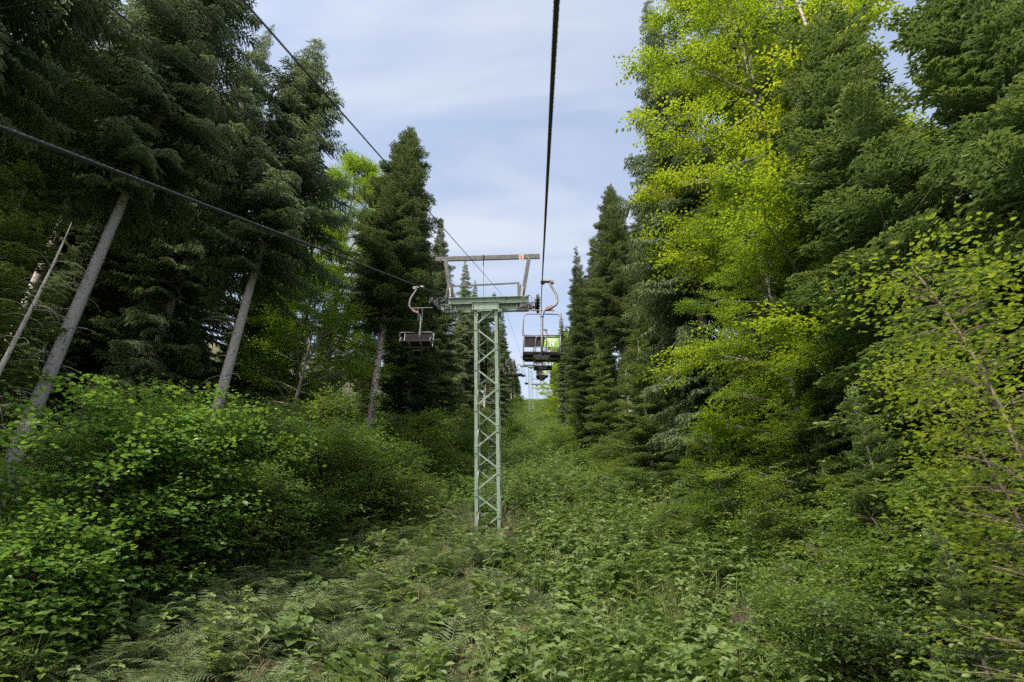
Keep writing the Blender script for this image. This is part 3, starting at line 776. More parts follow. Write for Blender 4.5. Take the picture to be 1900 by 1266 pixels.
def make_conifer(kind, H, Lmax, cb, seed, r0=0.26, whorl=0.5, per=5, spacing=0.14, nl=0.08, nw=0.026, zmax=1.0, blunt=0.0, wid=.058, fine=False, mat=None):
    """returns (trunk mesh, crown mesh) of a conifer of height H, crown from fraction cb upwards"""
    r = np.random.default_rng(seed)
    cls = [0.6, 1.1, 1.8, 2.6, 3.4, 4.2]
    cls = [c for c in cls if c < Lmax * 1.15] or [0.6]
    temps = []; owner = []
    for ci, c in enumerate(cls):
        for v in range(3):
            temps.append(conifer_branch(c, kind, r, spacing, nl, nw, wid, fine)); owner.append(ci)
    path = trunk_path(H, r)
    rad = r0 * (1 - np.linspace(0, 1, len(path))) ** 0.85 + 0.012
    rad[0] *= 1.25
    Vt, Ft = tube_arr(path, rad, 12, False); Ft = np.array(Ft)
    ch, az, pit, sc, tr, lens = [], [], [], [], [], []
    z = cb * H
    while z < H * zmax - 0.15:
        h = (z - cb * H) / (H - cb * H)
        prof = (1 - h) ** 0.78 * min(1.0, 0.55 + 2.2 * h) + 0.03 + blunt * (1 - h) * h
        a0 = r.random() * 6.28
        n = per + r.integers(-1, 2)
        for k in range(n):
            L = Lmax * prof * r.uniform(.62, 1.15)
            if r.random() < .06: L *= 1.25
            ci = int(np.argmin([abs(math.log(max(L, .2) / c)) for c in cls]))
            ch.append(ci * 3 + r.integers(0, 3)); sc.append(L / cls[ci])
            az.append(a0 + k * 6.283 / n + r.normal(0, .25))
            pp = (R(8) - R(22) * (1 - h)) if kind == 'spruce' else (R(26) * h - R(10) * (1 - h) + R(4))
            pit.append(pp + r.normal(0, R(7)))
            zz = z + r.normal(0, .12)
            tr.append([np.interp(zz, path[:, 2], path[:, 0]), np.interp(zz, path[:, 2], path[:, 1]), zz])
        z += whorl * r.uniform(.8, 1.2) * (0.55 + .45 * (1 - h))
    # leader
    ch.append(0); sc.append(1.2); az.append(0); pit.append(R(86)); tr.append([path[-1, 0], path[-1, 1], H * zmax - 0.45])
    ch, az, pit, sc, tr = np.array(ch), np.array(az), np.array(pit), np.array(sc, float), np.array(tr, float)
    Rm = rot_az_pitch_roll(az, pit, r.normal(0, .16, len(az)))
    V, Fc, T = scatter(temps, ch, Rm, sc, tr, r.normal(0, .12, len(ch)))
    polys, rads = [], []
    for c_, Rq, s_, t_ in zip(ch, Rm, sc, tr):
        ax = (Rq * s_) @ temps[c_]['axis'].T
        polys.append(ax.T + t_); Lb = s_ * cls[c_ // 3]
        rads.append(np.linspace(0.007 + 0.009 * Lb, 0.004, 7))
    Vb, Fb = tubes_np(polys, rads, 4)
    VV = np.concatenate([Vt, Vb]); FF = np.concatenate([Ft, Fb + len(Vt)])
    bark = M['bark_spruce'] if kind == 'spruce' else M['bark_fir']
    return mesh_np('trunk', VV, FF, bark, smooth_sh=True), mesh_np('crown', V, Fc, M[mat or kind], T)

def kite(Pb, d, nrm, size, wid, fold=0.12, rnd=False):
    """leaves: base points, direction, normal; rounder six-corner leaf when rnd"""
    d = unit(d); s = unit(np.cross(d, nrm)); n = np.cross(s, d)
    size = np.asarray(size)[:, None]; wid = np.asarray(wid)[:, None]
    if not rnd:
        V = np.stack([Pb, Pb + d * size * .45 + s * wid / 2 + n * size * fold, Pb + d * size - n * size * .06, Pb + d * size * .45 - s * wid / 2 + n * size * fold], 1)
        Fc = np.array([[0, 1, 2], [0, 2, 3]])
    else:
        V = np.stack([Pb, Pb + d * size * .22 + s * wid * .40 + n * size * fold * .7, Pb + d * size * .62 + s * wid * .5 + n * size * fold, Pb + d * size - n * size * .08,
                      Pb + d * size * .62 - s * wid * .5 + n * size * fold, Pb + d * size * .22 - s * wid * .40 + n * size * fold * .7], 1)
        Fc = np.array([[0, 1, 2], [0, 2, 3], [0, 3, 4], [0, 4, 5]])
    k = V.shape[1]
    FF = (Fc[None] + (np.arange(len(Pb)) * k)[:, None, None]).reshape(-1, 3)
    return V.reshape(-1, 3), FF, k

def leaf_spray(Ls, leaf, r, planar=0.25, gap=0.05, tw=0.34, rnd=False, asp=0.62):
    """flat spray along +x: leaf base points, directions, normals"""
    Pb, D, Nn = [], [], []
    m = max(3, int(Ls / (gap * 1.7)))
    for i, q in enumerate(np.linspace(0.10, 1, m)):
        sd = 1 if i % 2 else -1
        l2 = tw * Ls * (1.05 - q) * r.uniform(.7, 1.2) + leaf * .4
        ang = R(r.uniform(38, 62)) * sd
        dv = np.array([math.cos(ang), math.sin(ang), r.normal(0, .10)])
        p0 = np.array([Ls * q, r.normal(0, .01), -0.10 * Ls * q * q])
        k2 = max(1, int(l2 / gap))
        for j in range(k2):
            f = (j + .8) / k2
            p = p0 + dv * l2 * f + np.array([0, 0, -0.05 * l2 * f * f])
            s2 = 1 if j % 2 else -1
            a = ang + s2 * R(r.uniform(25, 60)) * (1 if j < k2 - 1 else .2)
            Pb.append(p); D.append([math.cos(a), math.sin(a), r.normal(-.10, .22)])
            Nn.append([r.normal(0, planar), r.normal(0, planar), 1])
    Pb, D, Nn = np.array(Pb), np.array(D), np.array(Nn)
    sz = leaf * r.uniform(.65, 1.2, len(Pb))
    V, Fc, k = kite(Pb, D, Nn, sz, sz * asp, 0.10, rnd)
    T = np.repeat(np.clip(r.normal(.45, .22, len(Pb)), 0, 1), k)
    return dict(V=V, F=Fc, T=T, Pb=Pb, D=D, N=Nn, S=sz)

def make_broadleaf(H, rx, cb, n_limb, n_sec, n_spray, leaf, mat, bark, seed, r0=0.2, shape=1.0, spray=0.75, pitch=0.0, multi=1, planar=.25, rnd=False, gap=0.05, up0=0.5, asp=0.62):
    """trunk with rising limbs, side branches and flat leaf sprays; returns trunk and crown meshes (+ spray placements)"""
    r = np.random.default_rng(seed)
    temps = [leaf_spray(spray * r.uniform(.8, 1.2), leaf, r, planar, gap, rnd=rnd, asp=asp) for _ in range(6)]
    polys, rads = [], []
    tp = trunk_path(H * .93, r, wob=.25 if multi == 1 else .1)
    Vt, Ft = (None, None)
    stems = []
    if multi == 1:
        stems.append(tp)
        Vt, Ft = tube_arr(tp, r0 * (1 - np.linspace(0, 1, len(tp))) ** .8 + .008, 10, False)
    else:
        Vs, Fs, off = [], [], 0
        for k in range(multi):
            a = k * 6.283 / multi + r.normal(0, .3); lean = r.uniform(.08, .75)
            h = H * r.uniform(.72, 1.0) * (1 - .25 * max(0, lean - .4))
            t = np.linspace(0, 1, 10)
            st = np.stack([np.cos(a) * (rx * lean * t ** 1.3 + .12), np.sin(a) * (rx * lean * t ** 1.3 + .12), h * (t - .08 * lean * t * t)], 1)
            st[:, :2] += r.normal(0, .03, (10, 2)) * t[:, None]
            stems.append(st)
            v, f = tube_arr(st, r0 * (1 - t) ** .7 + .004, 6, False)
            Vs.append(v); Fs.append(np.array(f) + off); off += len(v)
        Vt, Ft = np.concatenate(Vs), np.concatenate(Fs)
    az, pit, tr, scl = [], [], [], []
    ga = 2.39996
    for i in range(n_limb):
        st = stems[i % len(stems)]
        q = cb + (1 - cb) * ((i + r.random()) / n_limb) ** .9
        q = min(q, .985)
        p0 = np.array([np.interp(q, np.linspace(0, 1, len(st)), st[:, k]) for k in range(3)])
        h = (q - cb) / (1 - cb)
        prof = (math.sin(math.pi * min(1, (h * .86 + .14)) ** .75) ** .7) * shape + (1 - shape) * (1 - h)
        L = rx * (prof * r.uniform(.7, 1.12) + .10)
        if multi > 1: L *= .55
        a = i * ga + r.normal(0, .35)
        e = R(r.uniform(18, 48)) * (.5 + .9 * h) * up0 * 2
        t = np.linspace(0, 1, 6)[:, None]
        dr = np.array([math.cos(a) * math.cos(e), math.sin(a) * math.cos(e), math.sin(e)])
        limb = p0 + dr * L * t + np.array([0, 0, -.16 * L]) * t ** 2 + r.normal(0, .03 * L, (6, 3)) * t
        polys.append(limb); rads.append(np.linspace(min((.6 if r0 > .06 else .22) * r0, .010 + .012 * L), .004 if r0 > .06 else .002, 6))
        for j in range(n_sec):
            f = .22 + .78 * (j + r.random()) / n_sec
            b0 = np.array([np.interp(f, t[:, 0], limb[:, k]) for k in range(3)])
            a2 = a + (1 if j % 2 else -1) * R(r.uniform(25, 75)) * (1.05 - f * .6)
            l2 = L * .42 * (1.15 - f) * r.uniform(.6, 1.2) + .25
            e2 = e * .5 + r.normal(0, .16)
            d2 = np.array([math.cos(a2) * math.cos(e2), math.sin(a2) * math.cos(e2), math.sin(e2)])
            sec = b0 + d2 * l2 * t + np.array([0, 0, -.10 * l2]) * t ** 2
            polys.append(sec); rads.append(np.linspace(min(.25 * r0, .006 + .004 * l2), .003 if r0 > .06 else .0015, 6))
            for k in range(n_spray):
                g = (k + r.random()) / n_spray
                pq = b0 + d2 * l2 * g
                az.append(a2 + (1 if k % 2 else -1) * R(r.uniform(5, 60)) * (1 - .6 * g)); pit.append(pitch + r.normal(0, .20) + e2 * .3)
                tr.append(pq + r.normal(0, .05, 3)); scl.append(r.uniform(.75, 1.2))
    az, pit, tr, scl = np.array(az), np.array(pit), np.array(tr), np.array(scl)
    ch = r.integers(0, len(temps), len(az))
    Rm = rot_az_pitch_roll(az, pit, r.normal(0, .25, len(az)))
    Vb, Fb = tubes_np(polys, rads, 4)
    V2 = np.concatenate([Vt, Vb]); F2 = np.concatenate([np.array(Ft), Fb + len(Vt)])
    trunk = mesh_np('trunk', V2, F2, bark, smooth_sh=True)
    info = dict(temps=temps, ch=ch, Rm=Rm, scl=scl, tr=tr)
    V, Fc, T = scatter(temps, ch, Rm, scl, tr, r.normal(0, .10, len(ch)) + np.repeat(r.normal(0, .16, n_limb), n_sec * n_spray))
    return trunk, mesh_np('crown', V, Fc, mat, T), info

# ------------------------------------------------------------------ tree library
LIB = {}
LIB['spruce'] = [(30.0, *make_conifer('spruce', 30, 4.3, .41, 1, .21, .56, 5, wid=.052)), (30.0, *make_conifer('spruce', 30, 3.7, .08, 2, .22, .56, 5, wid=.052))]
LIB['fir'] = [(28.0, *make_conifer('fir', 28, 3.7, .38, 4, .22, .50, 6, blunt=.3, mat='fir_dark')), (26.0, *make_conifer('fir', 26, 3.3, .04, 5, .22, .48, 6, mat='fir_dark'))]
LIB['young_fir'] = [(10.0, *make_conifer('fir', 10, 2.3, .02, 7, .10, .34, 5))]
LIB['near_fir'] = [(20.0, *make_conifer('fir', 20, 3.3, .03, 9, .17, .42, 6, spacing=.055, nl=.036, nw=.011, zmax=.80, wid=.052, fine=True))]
LIB['beech'] = [(22.0, *make_broadleaf(22, 4.2, .14, 54, 9, 7, .105, M['beech'], M['bark_beech'], 21)[:2])]
LIB['beech_yellow'] = [(24.0, *make_broadleaf(24, 4.6, .05, 76, 9, 9, .114, M['beech_yellow'], M['bark_beech'], 23, .22)[:2])]
LIB['small_beech'] = [(9.0, *make_broadleaf(9, 2.3, .05, 44, 7, 5, .090, M['beech'], M['bark_beech'], 25, .08, spray=.6)[:2])]
LIB['shrub'] = [(3.6, *make_broadleaf(3.6, 2.0, .05, 80, 6, 3, .085, M['shrub'], M['bark_dark'], 31, .03, spray=.55, multi=9, planar=.35)[:2]),
                (3.0, *make_broadleaf(3.0, 1.8, .05, 70, 6, 3, .080, M['shrub_light'], M['bark_dark'], 33, .03, spray=.5, multi=8, planar=.35)[:2])]

def put(kind, var, X, Y, H, label, cat, group=None, name=None, rz=None, sink=0.15, wide=1.0):
    H0, tm, cmesh = LIB[kind][var]
    s = H / H0
    nm = name or {'near_fir': 'fir_tree', 'fir': 'fir_tree', 'spruce': 'spruce_tree', 'young_fir': 'young_fir_tree', 'beech': 'beech_tree', 'beech_yellow': 'beech_tree', 'small_beech': 'young_beech_tree', 'shrub': 'shrub'}[kind]
    e = empty(nm, (X, Y, float(ground(X, Y)) - sink), (R(rng.normal(0, 1.0)), R(rng.normal(0, 1.0)), rng.random() * 6.28 if rz is None else rz), (s * wide, s * wide, s))
    tr_ = obj('trunk' if kind != 'shrub' else 'stems', tm, e); obj('crown', cmesh, e)
    if kind == 'shrub': tr_.name = 'stem'
    tag(e, label, cat, group)
    return e

def trunk_xy(px, py, D):
    p = P(px, py, D); return p[0], p[1]

def height_for(X, Y, topy):
    z = np.linspace(-10, 80, 1801)
    pts = np.stack([np.full_like(z, X), np.full_like(z, Y), z], 1)
    pys = proj(pts)[1]
    zt = z[np.argmin(np.abs(pys - topy))]
    return max(1.0, zt - float(ground(X, Y)))

def tree(kind, var, px, py, D, label, topy=None, H=None, cat='tree', group=None, rz=None, wide=1.0):
    X, Y = trunk_xy(px, py, D)
    h = H if H else height_for(X, Y, topy)
    return put(kind, var, X, Y, h, label, cat, group, rz=rz, wide=wide), h

def dead_branches(e, h, s, z0, z1, n, seed, Lr=(0.5, 1.4), mat='deadwood', rad=0.25):
    """bare curved twigs and stubs on the lower trunk, each a part"""
    r = np.random.default_rng(seed)
    for k in range(n):
        z = r.uniform(z0, z1); a = r.random() * 6.28; L = r.uniform(*Lr)
        t = np.linspace(0, 1, 7)
        rr = rad * .8
        up_ = r.uniform(.1, .35); dn = r.uniform(.35, .8)
        pts = np.stack([np.cos(a) * (rr + L * t), np.sin(a) * (rr + L * t), z + L * (up_ * t - dn * t * t)], 1)
        m = MB(); m.tube(pts, np.linspace(.016, .004, 7), 5); 
        o = m.obj('dead_branch', M[mat], e, True); o.scale = (1 / s,) * 3

# ---- left forest edge
eA, hA = tree('spruce', 0, 125, 600, 17.0, 'towering spruce with thick bare grey trunk nearest the left edge of the photo', H=30)
dead_branches(eA, hA, hA / 30, 2.0, 8.5, 26, 51)
eB, hB = tree('spruce', 0, 440, 600, 21.0, 'tall spruce with bare grey trunk, its tip against the sky left of centre', topy=58, rz=2.0, wide=1.2)
dead_branches(eB, hB, hB / 30, 2.0, 8.0, 22, 52)
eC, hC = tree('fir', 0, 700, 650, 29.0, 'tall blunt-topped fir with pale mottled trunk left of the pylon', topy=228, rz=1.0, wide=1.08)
tree('spruce', 0, 18, 650, 20.5, 'spruce trunk half hidden behind the bleached dead tree at the left edge', H=28)
tree('spruce', 1, 300, 600, 24.5, 'spruce standing behind, between the two bare grey trunks on the left', H=29)
tree('spruce', 1, 205, 560, 30.0, 'dark spruce deep in the left wood behind the thick grey trunk', H=27)
tree('young_fir', 0, -60, 560, 16.0, 'young fir with fresh green branches reaching in at the left edge', topy=215)
tree('beech', 0, 625, 560, 34.0, 'green beech rising between the tall spruce and the blunt-topped fir', topy=285)
tree('beech', 0, 570, 600, 34.0, 'leafy beech in the understorey right of the second bare trunk', topy=395)
tree('small_beech', 0, 565, 650, 27.0, 'small layered beech below the larger beech on the left', topy=480)
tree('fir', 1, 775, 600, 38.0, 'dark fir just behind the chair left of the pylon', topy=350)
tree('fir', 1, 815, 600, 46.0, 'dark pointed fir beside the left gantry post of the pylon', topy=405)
tree('spruce', 1, 868, 600, 55.0, 'slim spruce whose tip shows inside the pylon gantry', topy=478)
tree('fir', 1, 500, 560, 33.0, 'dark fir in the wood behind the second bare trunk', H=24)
tree('spruce', 1, 380, 560, 33.0, 'spruce in the dark gap between the two bare trunks', H=26)
tree('spruce', 0, -120, 500, 17.0, 'spruce just outside the left edge, its crown filling the upper left corner', H=21)
tree('spruce', 0, 18, 40, 17.0, 'pale barked trunk crossing the upper left corner', H=31)

tree('spruce', 1, 55, 600, 25.0, 'dark spruce behind the bleached dead tree at the left', H=21, wide=1.2)
tree('fir', 1, 150, 600, 27.0, 'dark fir in the gap just right of the thick grey trunk', H=19, wide=1.2)
tree('fir', 1, -45, 600, 24.0, 'dark fir at the left edge behind the half hidden trunk', H=21, wide=1.2)
tree('fir', 1, 250, 600, 30.0, 'dark fir in the left wood midway between the two bare trunks', H=18, wide=1.2)
tree('spruce', 1, 926, 640, 72.0, 'spruce just behind the right leg of the near pylon', topy=560)
# unseen tree continuing the wood's edge, added to shade the clearing
for k, (x, y) in enumerate([(-14.5, 6.5)]):
    put(('spruce', 'fir')[k % 2], 1, x, y, 26 + (k % 3), ['spruce of the left forest edge beside the camera, outside the photo', 'fir of the left forest edge level with the camera, outside the photo', 'spruce of the left forest edge behind the camera, outside the photo'][k], 'tree', 'forest edge downhill of the camera')

# bleached dead tree
def dead_tree():
    X, Y = trunk_xy(60, 550, 13.5)
    h = height_for(X, Y, 403)
    e = empty('dead_tree', (X, Y, float(ground(X, Y)) - .1), (0, 0, 0))
    r = np.random.default_rng(77)
    tp = trunk_path(h, r, wob=.10)
    m = MB(); m.tube(tp, .085 * (1 - np.linspace(0, 1, len(tp))) ** .7 + .008, 8); m.obj('trunk', M['deadwood'], e, True)
    for k in range(34):
        z = r.uniform(1.5, h * .88); a = r.random() * 6.28; L = r.uniform(.35, 1.1)
        t = np.linspace(0, 1, 8)
        pts = np.stack([np.cos(a) * L * t, np.sin(a) * L * t, z + L * (.55 * t - r.uniform(.6, 1.1) * t * t)], 1)
        pts[:, 0] += np.interp(z, tp[:, 2], tp[:, 0]); pts[:, 1] += np.interp(z, tp[:, 2], tp[:, 1])
        m = MB(); m.tube(pts, np.linspace(.010, .003, 8), 5); m.obj('bare_branch', M['deadwood'], e, True)
    tag(e, 'thin bleached dead tree with curled bare twigs at the left edge', 'tree')
dead_tree()

# ---- right forest edge
tree('near_fir', 0, 1735, 600, 10.3, 'large fir with soft green sprays filling the right side of the photo', H=19, rz=.5, wide=.9)
tree('near_fir', 0, 2020, 450, 9.2, 'large fir at the right edge, its sprays running out of the frame', H=19, rz=2.6)
tree('near_fir', 0, 1620, 560, 14.6, 'large fir between the yellow beech and the near right fir', H=23, rz=4.4)
tree('beech_yellow', 0, 1505, 500, 17.0, 'tall sunlit yellow-green beech on the right', topy=-260, rz=.8, wide=.74)
tree('beech', 0, 1430, 560, 15.8, 'lower green beech in front of the tall sunlit one', topy=300, rz=2.2, wide=.95)
tree('beech_yellow', 0, 1480, 400, 22.0, 'yellow-green beech behind the sunlit one, mostly hidden by firs', H=25)
tree('spruce', 1, 1275, 420, 22.0, 'tall spruce with drooping boughs reaching over the sky left of the sunlit beech', topy=-10, wide=1.1)
tree('fir', 0, 1150, 560, 37.0, 'slender fir with reddish trunk, tip against the sky right of the rope', topy=330, rz=.2)
tree('fir', 1, 1215, 600, 29.0, 'dense green fir below the drooping spruce', topy=345, wide=1.15)
tree('fir', 1, 1290, 650, 22.0, 'dark dense fir to the left of the lower sunlit beech branches', topy=440, wide=1.2)
tree('young_fir', 0, 1200, 760, 24.0, 'dark young fir at the foot of the right wood', topy=590)
tree('young_fir', 0, 1500, 760, 13.6, 'young fir in front of the lower beech trunk at the right', topy=640)
tree('young_fir', 0, 1590, 800, 9.5, 'soft green young fir left of the saplings on the right', topy=720)
tree('young_fir', 0, 1125, 760, 33.0, 'young fir on the right side of the clearing beneath the slender fir', topy=640)
tree('fir', 1, 1088, 640, 43.0, 'narrow fir just left of the slender fir on the right', topy=455)
tree('spruce', 1, 1048, 660, 72.0, 'small-looking spruce at the right of the sky gap', topy=585)
tree('fir', 1, 1105, 640, 50.0, 'greyish fir behind the slender fir on the right', topy=430)
tree('spruce', 1, 1080, 660, 64.0, 'greyish spruce farther back on the right side of the clearing', topy=500)
tree('fir', 1, 1062, 670, 82.0, 'small-looking fir far back on the right side of the clearing', topy=585)
tree('beech_yellow', 0, 1045, 680, 92.0, 'distant yellow-green beech beside the far chairs', topy=615, wide=1.3)
tree('small_beech', 0, 1090, 735, 45.0, 'bright yellow-green young beech on the right of the clearing', topy=690, wide=1.0)
tree('small_beech', 0, 1400, 800, 17.5, 'layered young beech below the sunlit beech on the right', topy=700)
tree('small_beech', 0, 1320, 860, 16.0, 'leafy young beech in the undergrowth right of the clearing', topy=770)

# ---- far rows along both sides of the clearing, and the wood behind
r2 = np.random.default_rng(5)
for side in (-1, 1):
    word = 'left' if side < 0 else 'right'
    k = 0
    y = 62.0 if side < 0 else 70.0
    while y < 240:
        x = (-9.2 + r2.normal(0, .8)) if side < 0 else (8.0 + r2.normal(0, .8))
        kind, var = [('spruce', 1), ('fir', 1), ('spruce', 0), ('fir', 0)][r2.integers(0, 4)]
        H = r2.uniform(17, 24) if y < 150 else r2.uniform(12, 18)
        put(kind, var, x, y, H, f'{"slim" if H < 16 else "tall"} distant {kind}, {order_word(k)} tree uphill in the far row on the {word} side', 'tree', f'far row of conifers on the {word} side')
        y += r2.uniform(4.5, 7.5); k += 1
    for row, off in enumerate((5.5, 11.5)):
        y = -6.0 if side < 0 else 14.0
        while y < 150:
            x = (-13.5 - off + r2.normal(0, 1.3)) if side < 0 else (8.5 + off + r2.normal(0, 1.3))
            kind, var = [('spruce', 1), ('fir', 1), ('spruce', 0), ('fir', 1)][r2.integers(0, 4)]
            put(kind, var, x, y, r2.uniform(10, 16), f'conifer inside the dark wood behind the {word} forest edge', 'tree', f'conifers inside the {word} wood')
            y += r2.uniform(5.5, 9.5) * (1 + row * .2)

# ------------------------------------------------------------------ shrubs
def shrub(px, D, topy, var, label, group=None, wide=1.0):
    """bush whose crown stands at column px, distance D"""
    lo, hi = 500, 3000
    for _ in range(40):
        mid = (lo + hi) / 2; p = P(px, mid, D)
        if p[2] > ground(p[0], p[1]): lo = mid
        else: hi = mid
    p = P(px, lo, D)
    H = height_for(p[0], p[1], topy)
    return put('shrub', var, p[0], p[1], H, label, 'shrub', group, wide=wide)

SH = [(500, 16.5, 715, 0, 'tall leafy shrub in front of the second bare grey trunk'), (590, 19, 760, 1, 'broad green shrub right of the second bare trunk'),
      (690, 21, 800, 0, 'dark low shrub in front of the mottled fir trunk'), (640, 24, 775, 1, 'shrub at the foot of the mottled fir trunk'),
      (760, 27, 765, 1, 'bright green shrub below the nearest left chair'), (830, 34, 770, 0, 'shrub half hidden behind the left leg of the pylon'),
      (740, 20, 850, 0, 'low dark bush in the ferns left of the pylon'), (330, 14, 740, 1, 'shrub between the two bare grey trunks, behind the hazel'),
      (870, 45, 760, 1, 'small shrub beyond the pylon on its left side'), (960, 50, 775, 1, 'small bush in the clearing just right of the pylon'),
      (1040, 40, 790, 1, 'light green bush on the right of the clearing'), (1090, 32, 830, 0, 'rounded bush below the young fir on the right'),
      (1160, 26, 850, 1, 'bushy shrub right of the clearing beneath the dense firs'), (1230, 21, 850, 0, 'tall dark shrub under the right hand firs'),
      (1110, 24, 920, 0, 'low shrub beside the patch of dead brush'), (1010, 19.5, 975, 0, 'small round bush on the ground right of the pylon foot'),
      (1250, 16, 930, 1, 'leafy shrub near the middle of the right hand thicket'), (1390, 14, 870, 1, 'green shrub under the layered young beech'),
      (1500, 12, 880, 1, 'large shrub at the foot of the near right fir'), (1340, 12.5, 1010, 0, 'grey-green shrub above the rotten stump'),
      (1530, 10.6, 1040, 1, 'leafy shrub right of the rotten stump'), (1560, 8.6, 1020, 1, 'near shrub in the lower right thicket'), (1620, 11, 900, 0, 'shrub behind the tall sapling on the right'),
      (1180, 13.5, 1030, 1, 'low maple-like seedling clump right of the fern bank'), (1660, 7.4, 985, 1, 'leafy shrub left of the tall sapling stem'), (1790, 6.4, 1010, 0, 'shrub at the foot of the tall sapling'), (1890, 6.8, 880, 1, 'shrub at the right edge behind the saplings'), (1730, 9.0, 900, 1, 'shrub under the near right fir behind the saplings'), (430, 13.4, 830, 0, 'shrub right of the hazel bushes'), (540, 15.5, 880, 0, 'dark shrub above the fern bank')]
for px, D, ty, v, lab in SH:
    shrub(px, D, ty, v, lab, 'shrubs along the clearing', wide=1.05)
r3 = np.random.default_rng(9)
k = 0
for side in (-1, 1):
    y = 30.0
    while y < 190:
        x = (-7.0 + r3.normal(0, .7)) if side < 0 else (5.0 + r3.normal(0, .7))
        put('shrub', int(r3.integers(0, 2)), x, y, r3.uniform(1.6, 3.4), f'rounded shrub on the {"left" if side < 0 else "right"} clearing margin, {order_word(k)} going uphill from the near pylon', 'shrub', 'shrubs along the far clearing margins', wide=1.1)
        y += r3.uniform(4, 7); k += 1
    k = 0

r6 = np.random.default_rng(19)
for k in range(46):
    y = 26 + 120 * (k / 46) ** 1.25
    sd = -1 if k % 2 else 1
    x = -1.4 + sd * r6.uniform(1.6, 5.0) + (0.6 if sd > 0 else -.4)
    put('shrub', int(r6.integers(0, 2)), x, y, r6.uniform(.9, 2.3), f'low bush in the {"left" if sd < 0 else "right"} half of the lane, {order_word(k // 2)} going uphill from the near pylon', 'shrub', 'low bushes on the lane beyond the near pylon', wide=1.2)

# hazels and the near sapling: their largest leaves are parts, the rest one mass
def leaf_parts_plant(name, H, rx, X, Y, label, mat, bark, seed, n_limb, n_sec, n_spray, leaf, multi, max_parts=300, cb=.12, spray=.6, gap=.075, planar=.4, r0=.03, asp=.85, rz=0.0, up0=.5, cat='shrub', shape=1.0):
    trunk, crown, info = make_broadleaf(H, rx, cb, n_limb, n_sec, n_spray, leaf, M[mat], M[bark], seed, r0, shape, spray, 0.0, multi, planar, True, gap, up0, asp)
    bpy.data.meshes.remove(crown)
    loc = np.array([X, Y, float(ground(X, Y)) - .1])
    e = empty(name, loc, (0, 0, rz))
    obj('stem', trunk, e)
    Rz = np.array(Matrix.Rotation(rz, 3, 'Z'))
    Pb, D, Nn, S = [], [], [], []
    for c, Rm, s, t in zip(info['ch'], info['Rm'], info['scl'], info['tr']):
        tp = info['temps'][c]
        Pb.append((tp['Pb'] * s) @ Rm.T + t); D.append(tp['D'] @ Rm.T); Nn.append(tp['N'] @ Rm.T); S.append(tp['S'] * s)
    Pb, D, Nn, S = np.concatenate(Pb), np.concatenate(D), np.concatenate(Nn), np.concatenate(S)
    W = Pb @ Rz.T + loc
    px, py, dd = proj(W)
    view = unit(W); nw = unit(Nn @ Rz.T)
    size_px = np.where(dd > .3, S / np.maximum(dd, .3) * F * (0.35 + np.abs((view * nw).sum(1))), 0)
    size_px[(px < -10) | (px > 1910) | (py < -10) | (py > 1276)] = 0
    out = ((Pb - Pb.mean(0)) @ np.array(Rz.T @ (-unit(loc))))            # nearer the viewer's side shows more
    score = size_px * (1 + .5 * (out > np.percentile(out, 60)))
    order = np.argsort(-score)
    pick = order[:max_parts]; rest = order[max_parts:]
    r = np.random.default_rng(seed + 1)
    V, Fc, k = kite(Pb[rest], D[rest], Nn[rest], S[rest], S[rest] * asp, .10, True)
    Tn = np.repeat(np.clip(r.normal(.45, .22, len(rest)), 0, 1), k)
    o = obj('foliage', mesh_np('foliage', V, Fc, M[mat], Tn), e); o['kind'] = 'stuff'
    protos = []
    for q in range(5):
        Vl, Fl, kk = kite(np.zeros((1, 3)), np.array([[1.0, 0, 0]]), np.array([[0, 0, 1.0]]), [1.0], [asp * (1 + .06 * (q - 2))], .10, True)
        protos.append(mesh_np('leaf', Vl, Fl, M[mat], np.full(len(Vl), .25 + .12 * q)))
    for i in pick:
        d = unit(D[i]); s = unit(np.cross(d, Nn[i])); n = np.cross(s, d)
        lo_ = bpy.data.objects.new('leaf', protos[int(r.integers(0, 5))])
        mm = Matrix([[d[a] * S[i], -s[a] * S[i], n[a] * S[i], Pb[i][a]] for a in range(3)] + [[0, 0, 0, 1]])
        link(lo_, e); lo_.matrix_local = mm
    tag(e, label, cat)
    return e

def on_ground_px(px, D):
    lo, hi = 300, 4000
    for _ in range(40):
        mid = (lo + hi) / 2; p = P(px, mid, D)
        if p[2] > ground(p[0], p[1]): lo = mid
        else: hi = mid
    return P(px, lo, D)

for px, D, ty, rx, seed, lab, nl_ in [(20, 10.4, 700, 2.0, 101, 'round-leaved hazel bush cut by the left edge of the photo', 100),
                                      (255, 11.8, 722, 2.7, 103, 'big round-leaved hazel bush in the left foreground', 130),
                                      (20, 9.2, 930, 1.2, 105, 'lower hazel bush in the bottom left corner', 80),
                                      (400, 14.5, 760, 2.0, 107, 'hazel bush beside the big one, in front of the second bare trunk', 80)]:
    p = on_ground_px(px, D)
    leaf_parts_plant('hazel_bush', height_for(p[0], p[1], ty), rx, p[0], p[1], lab, 'hazel', 'bark_dark', seed, nl_, 5, 3, .115, 12, 300)

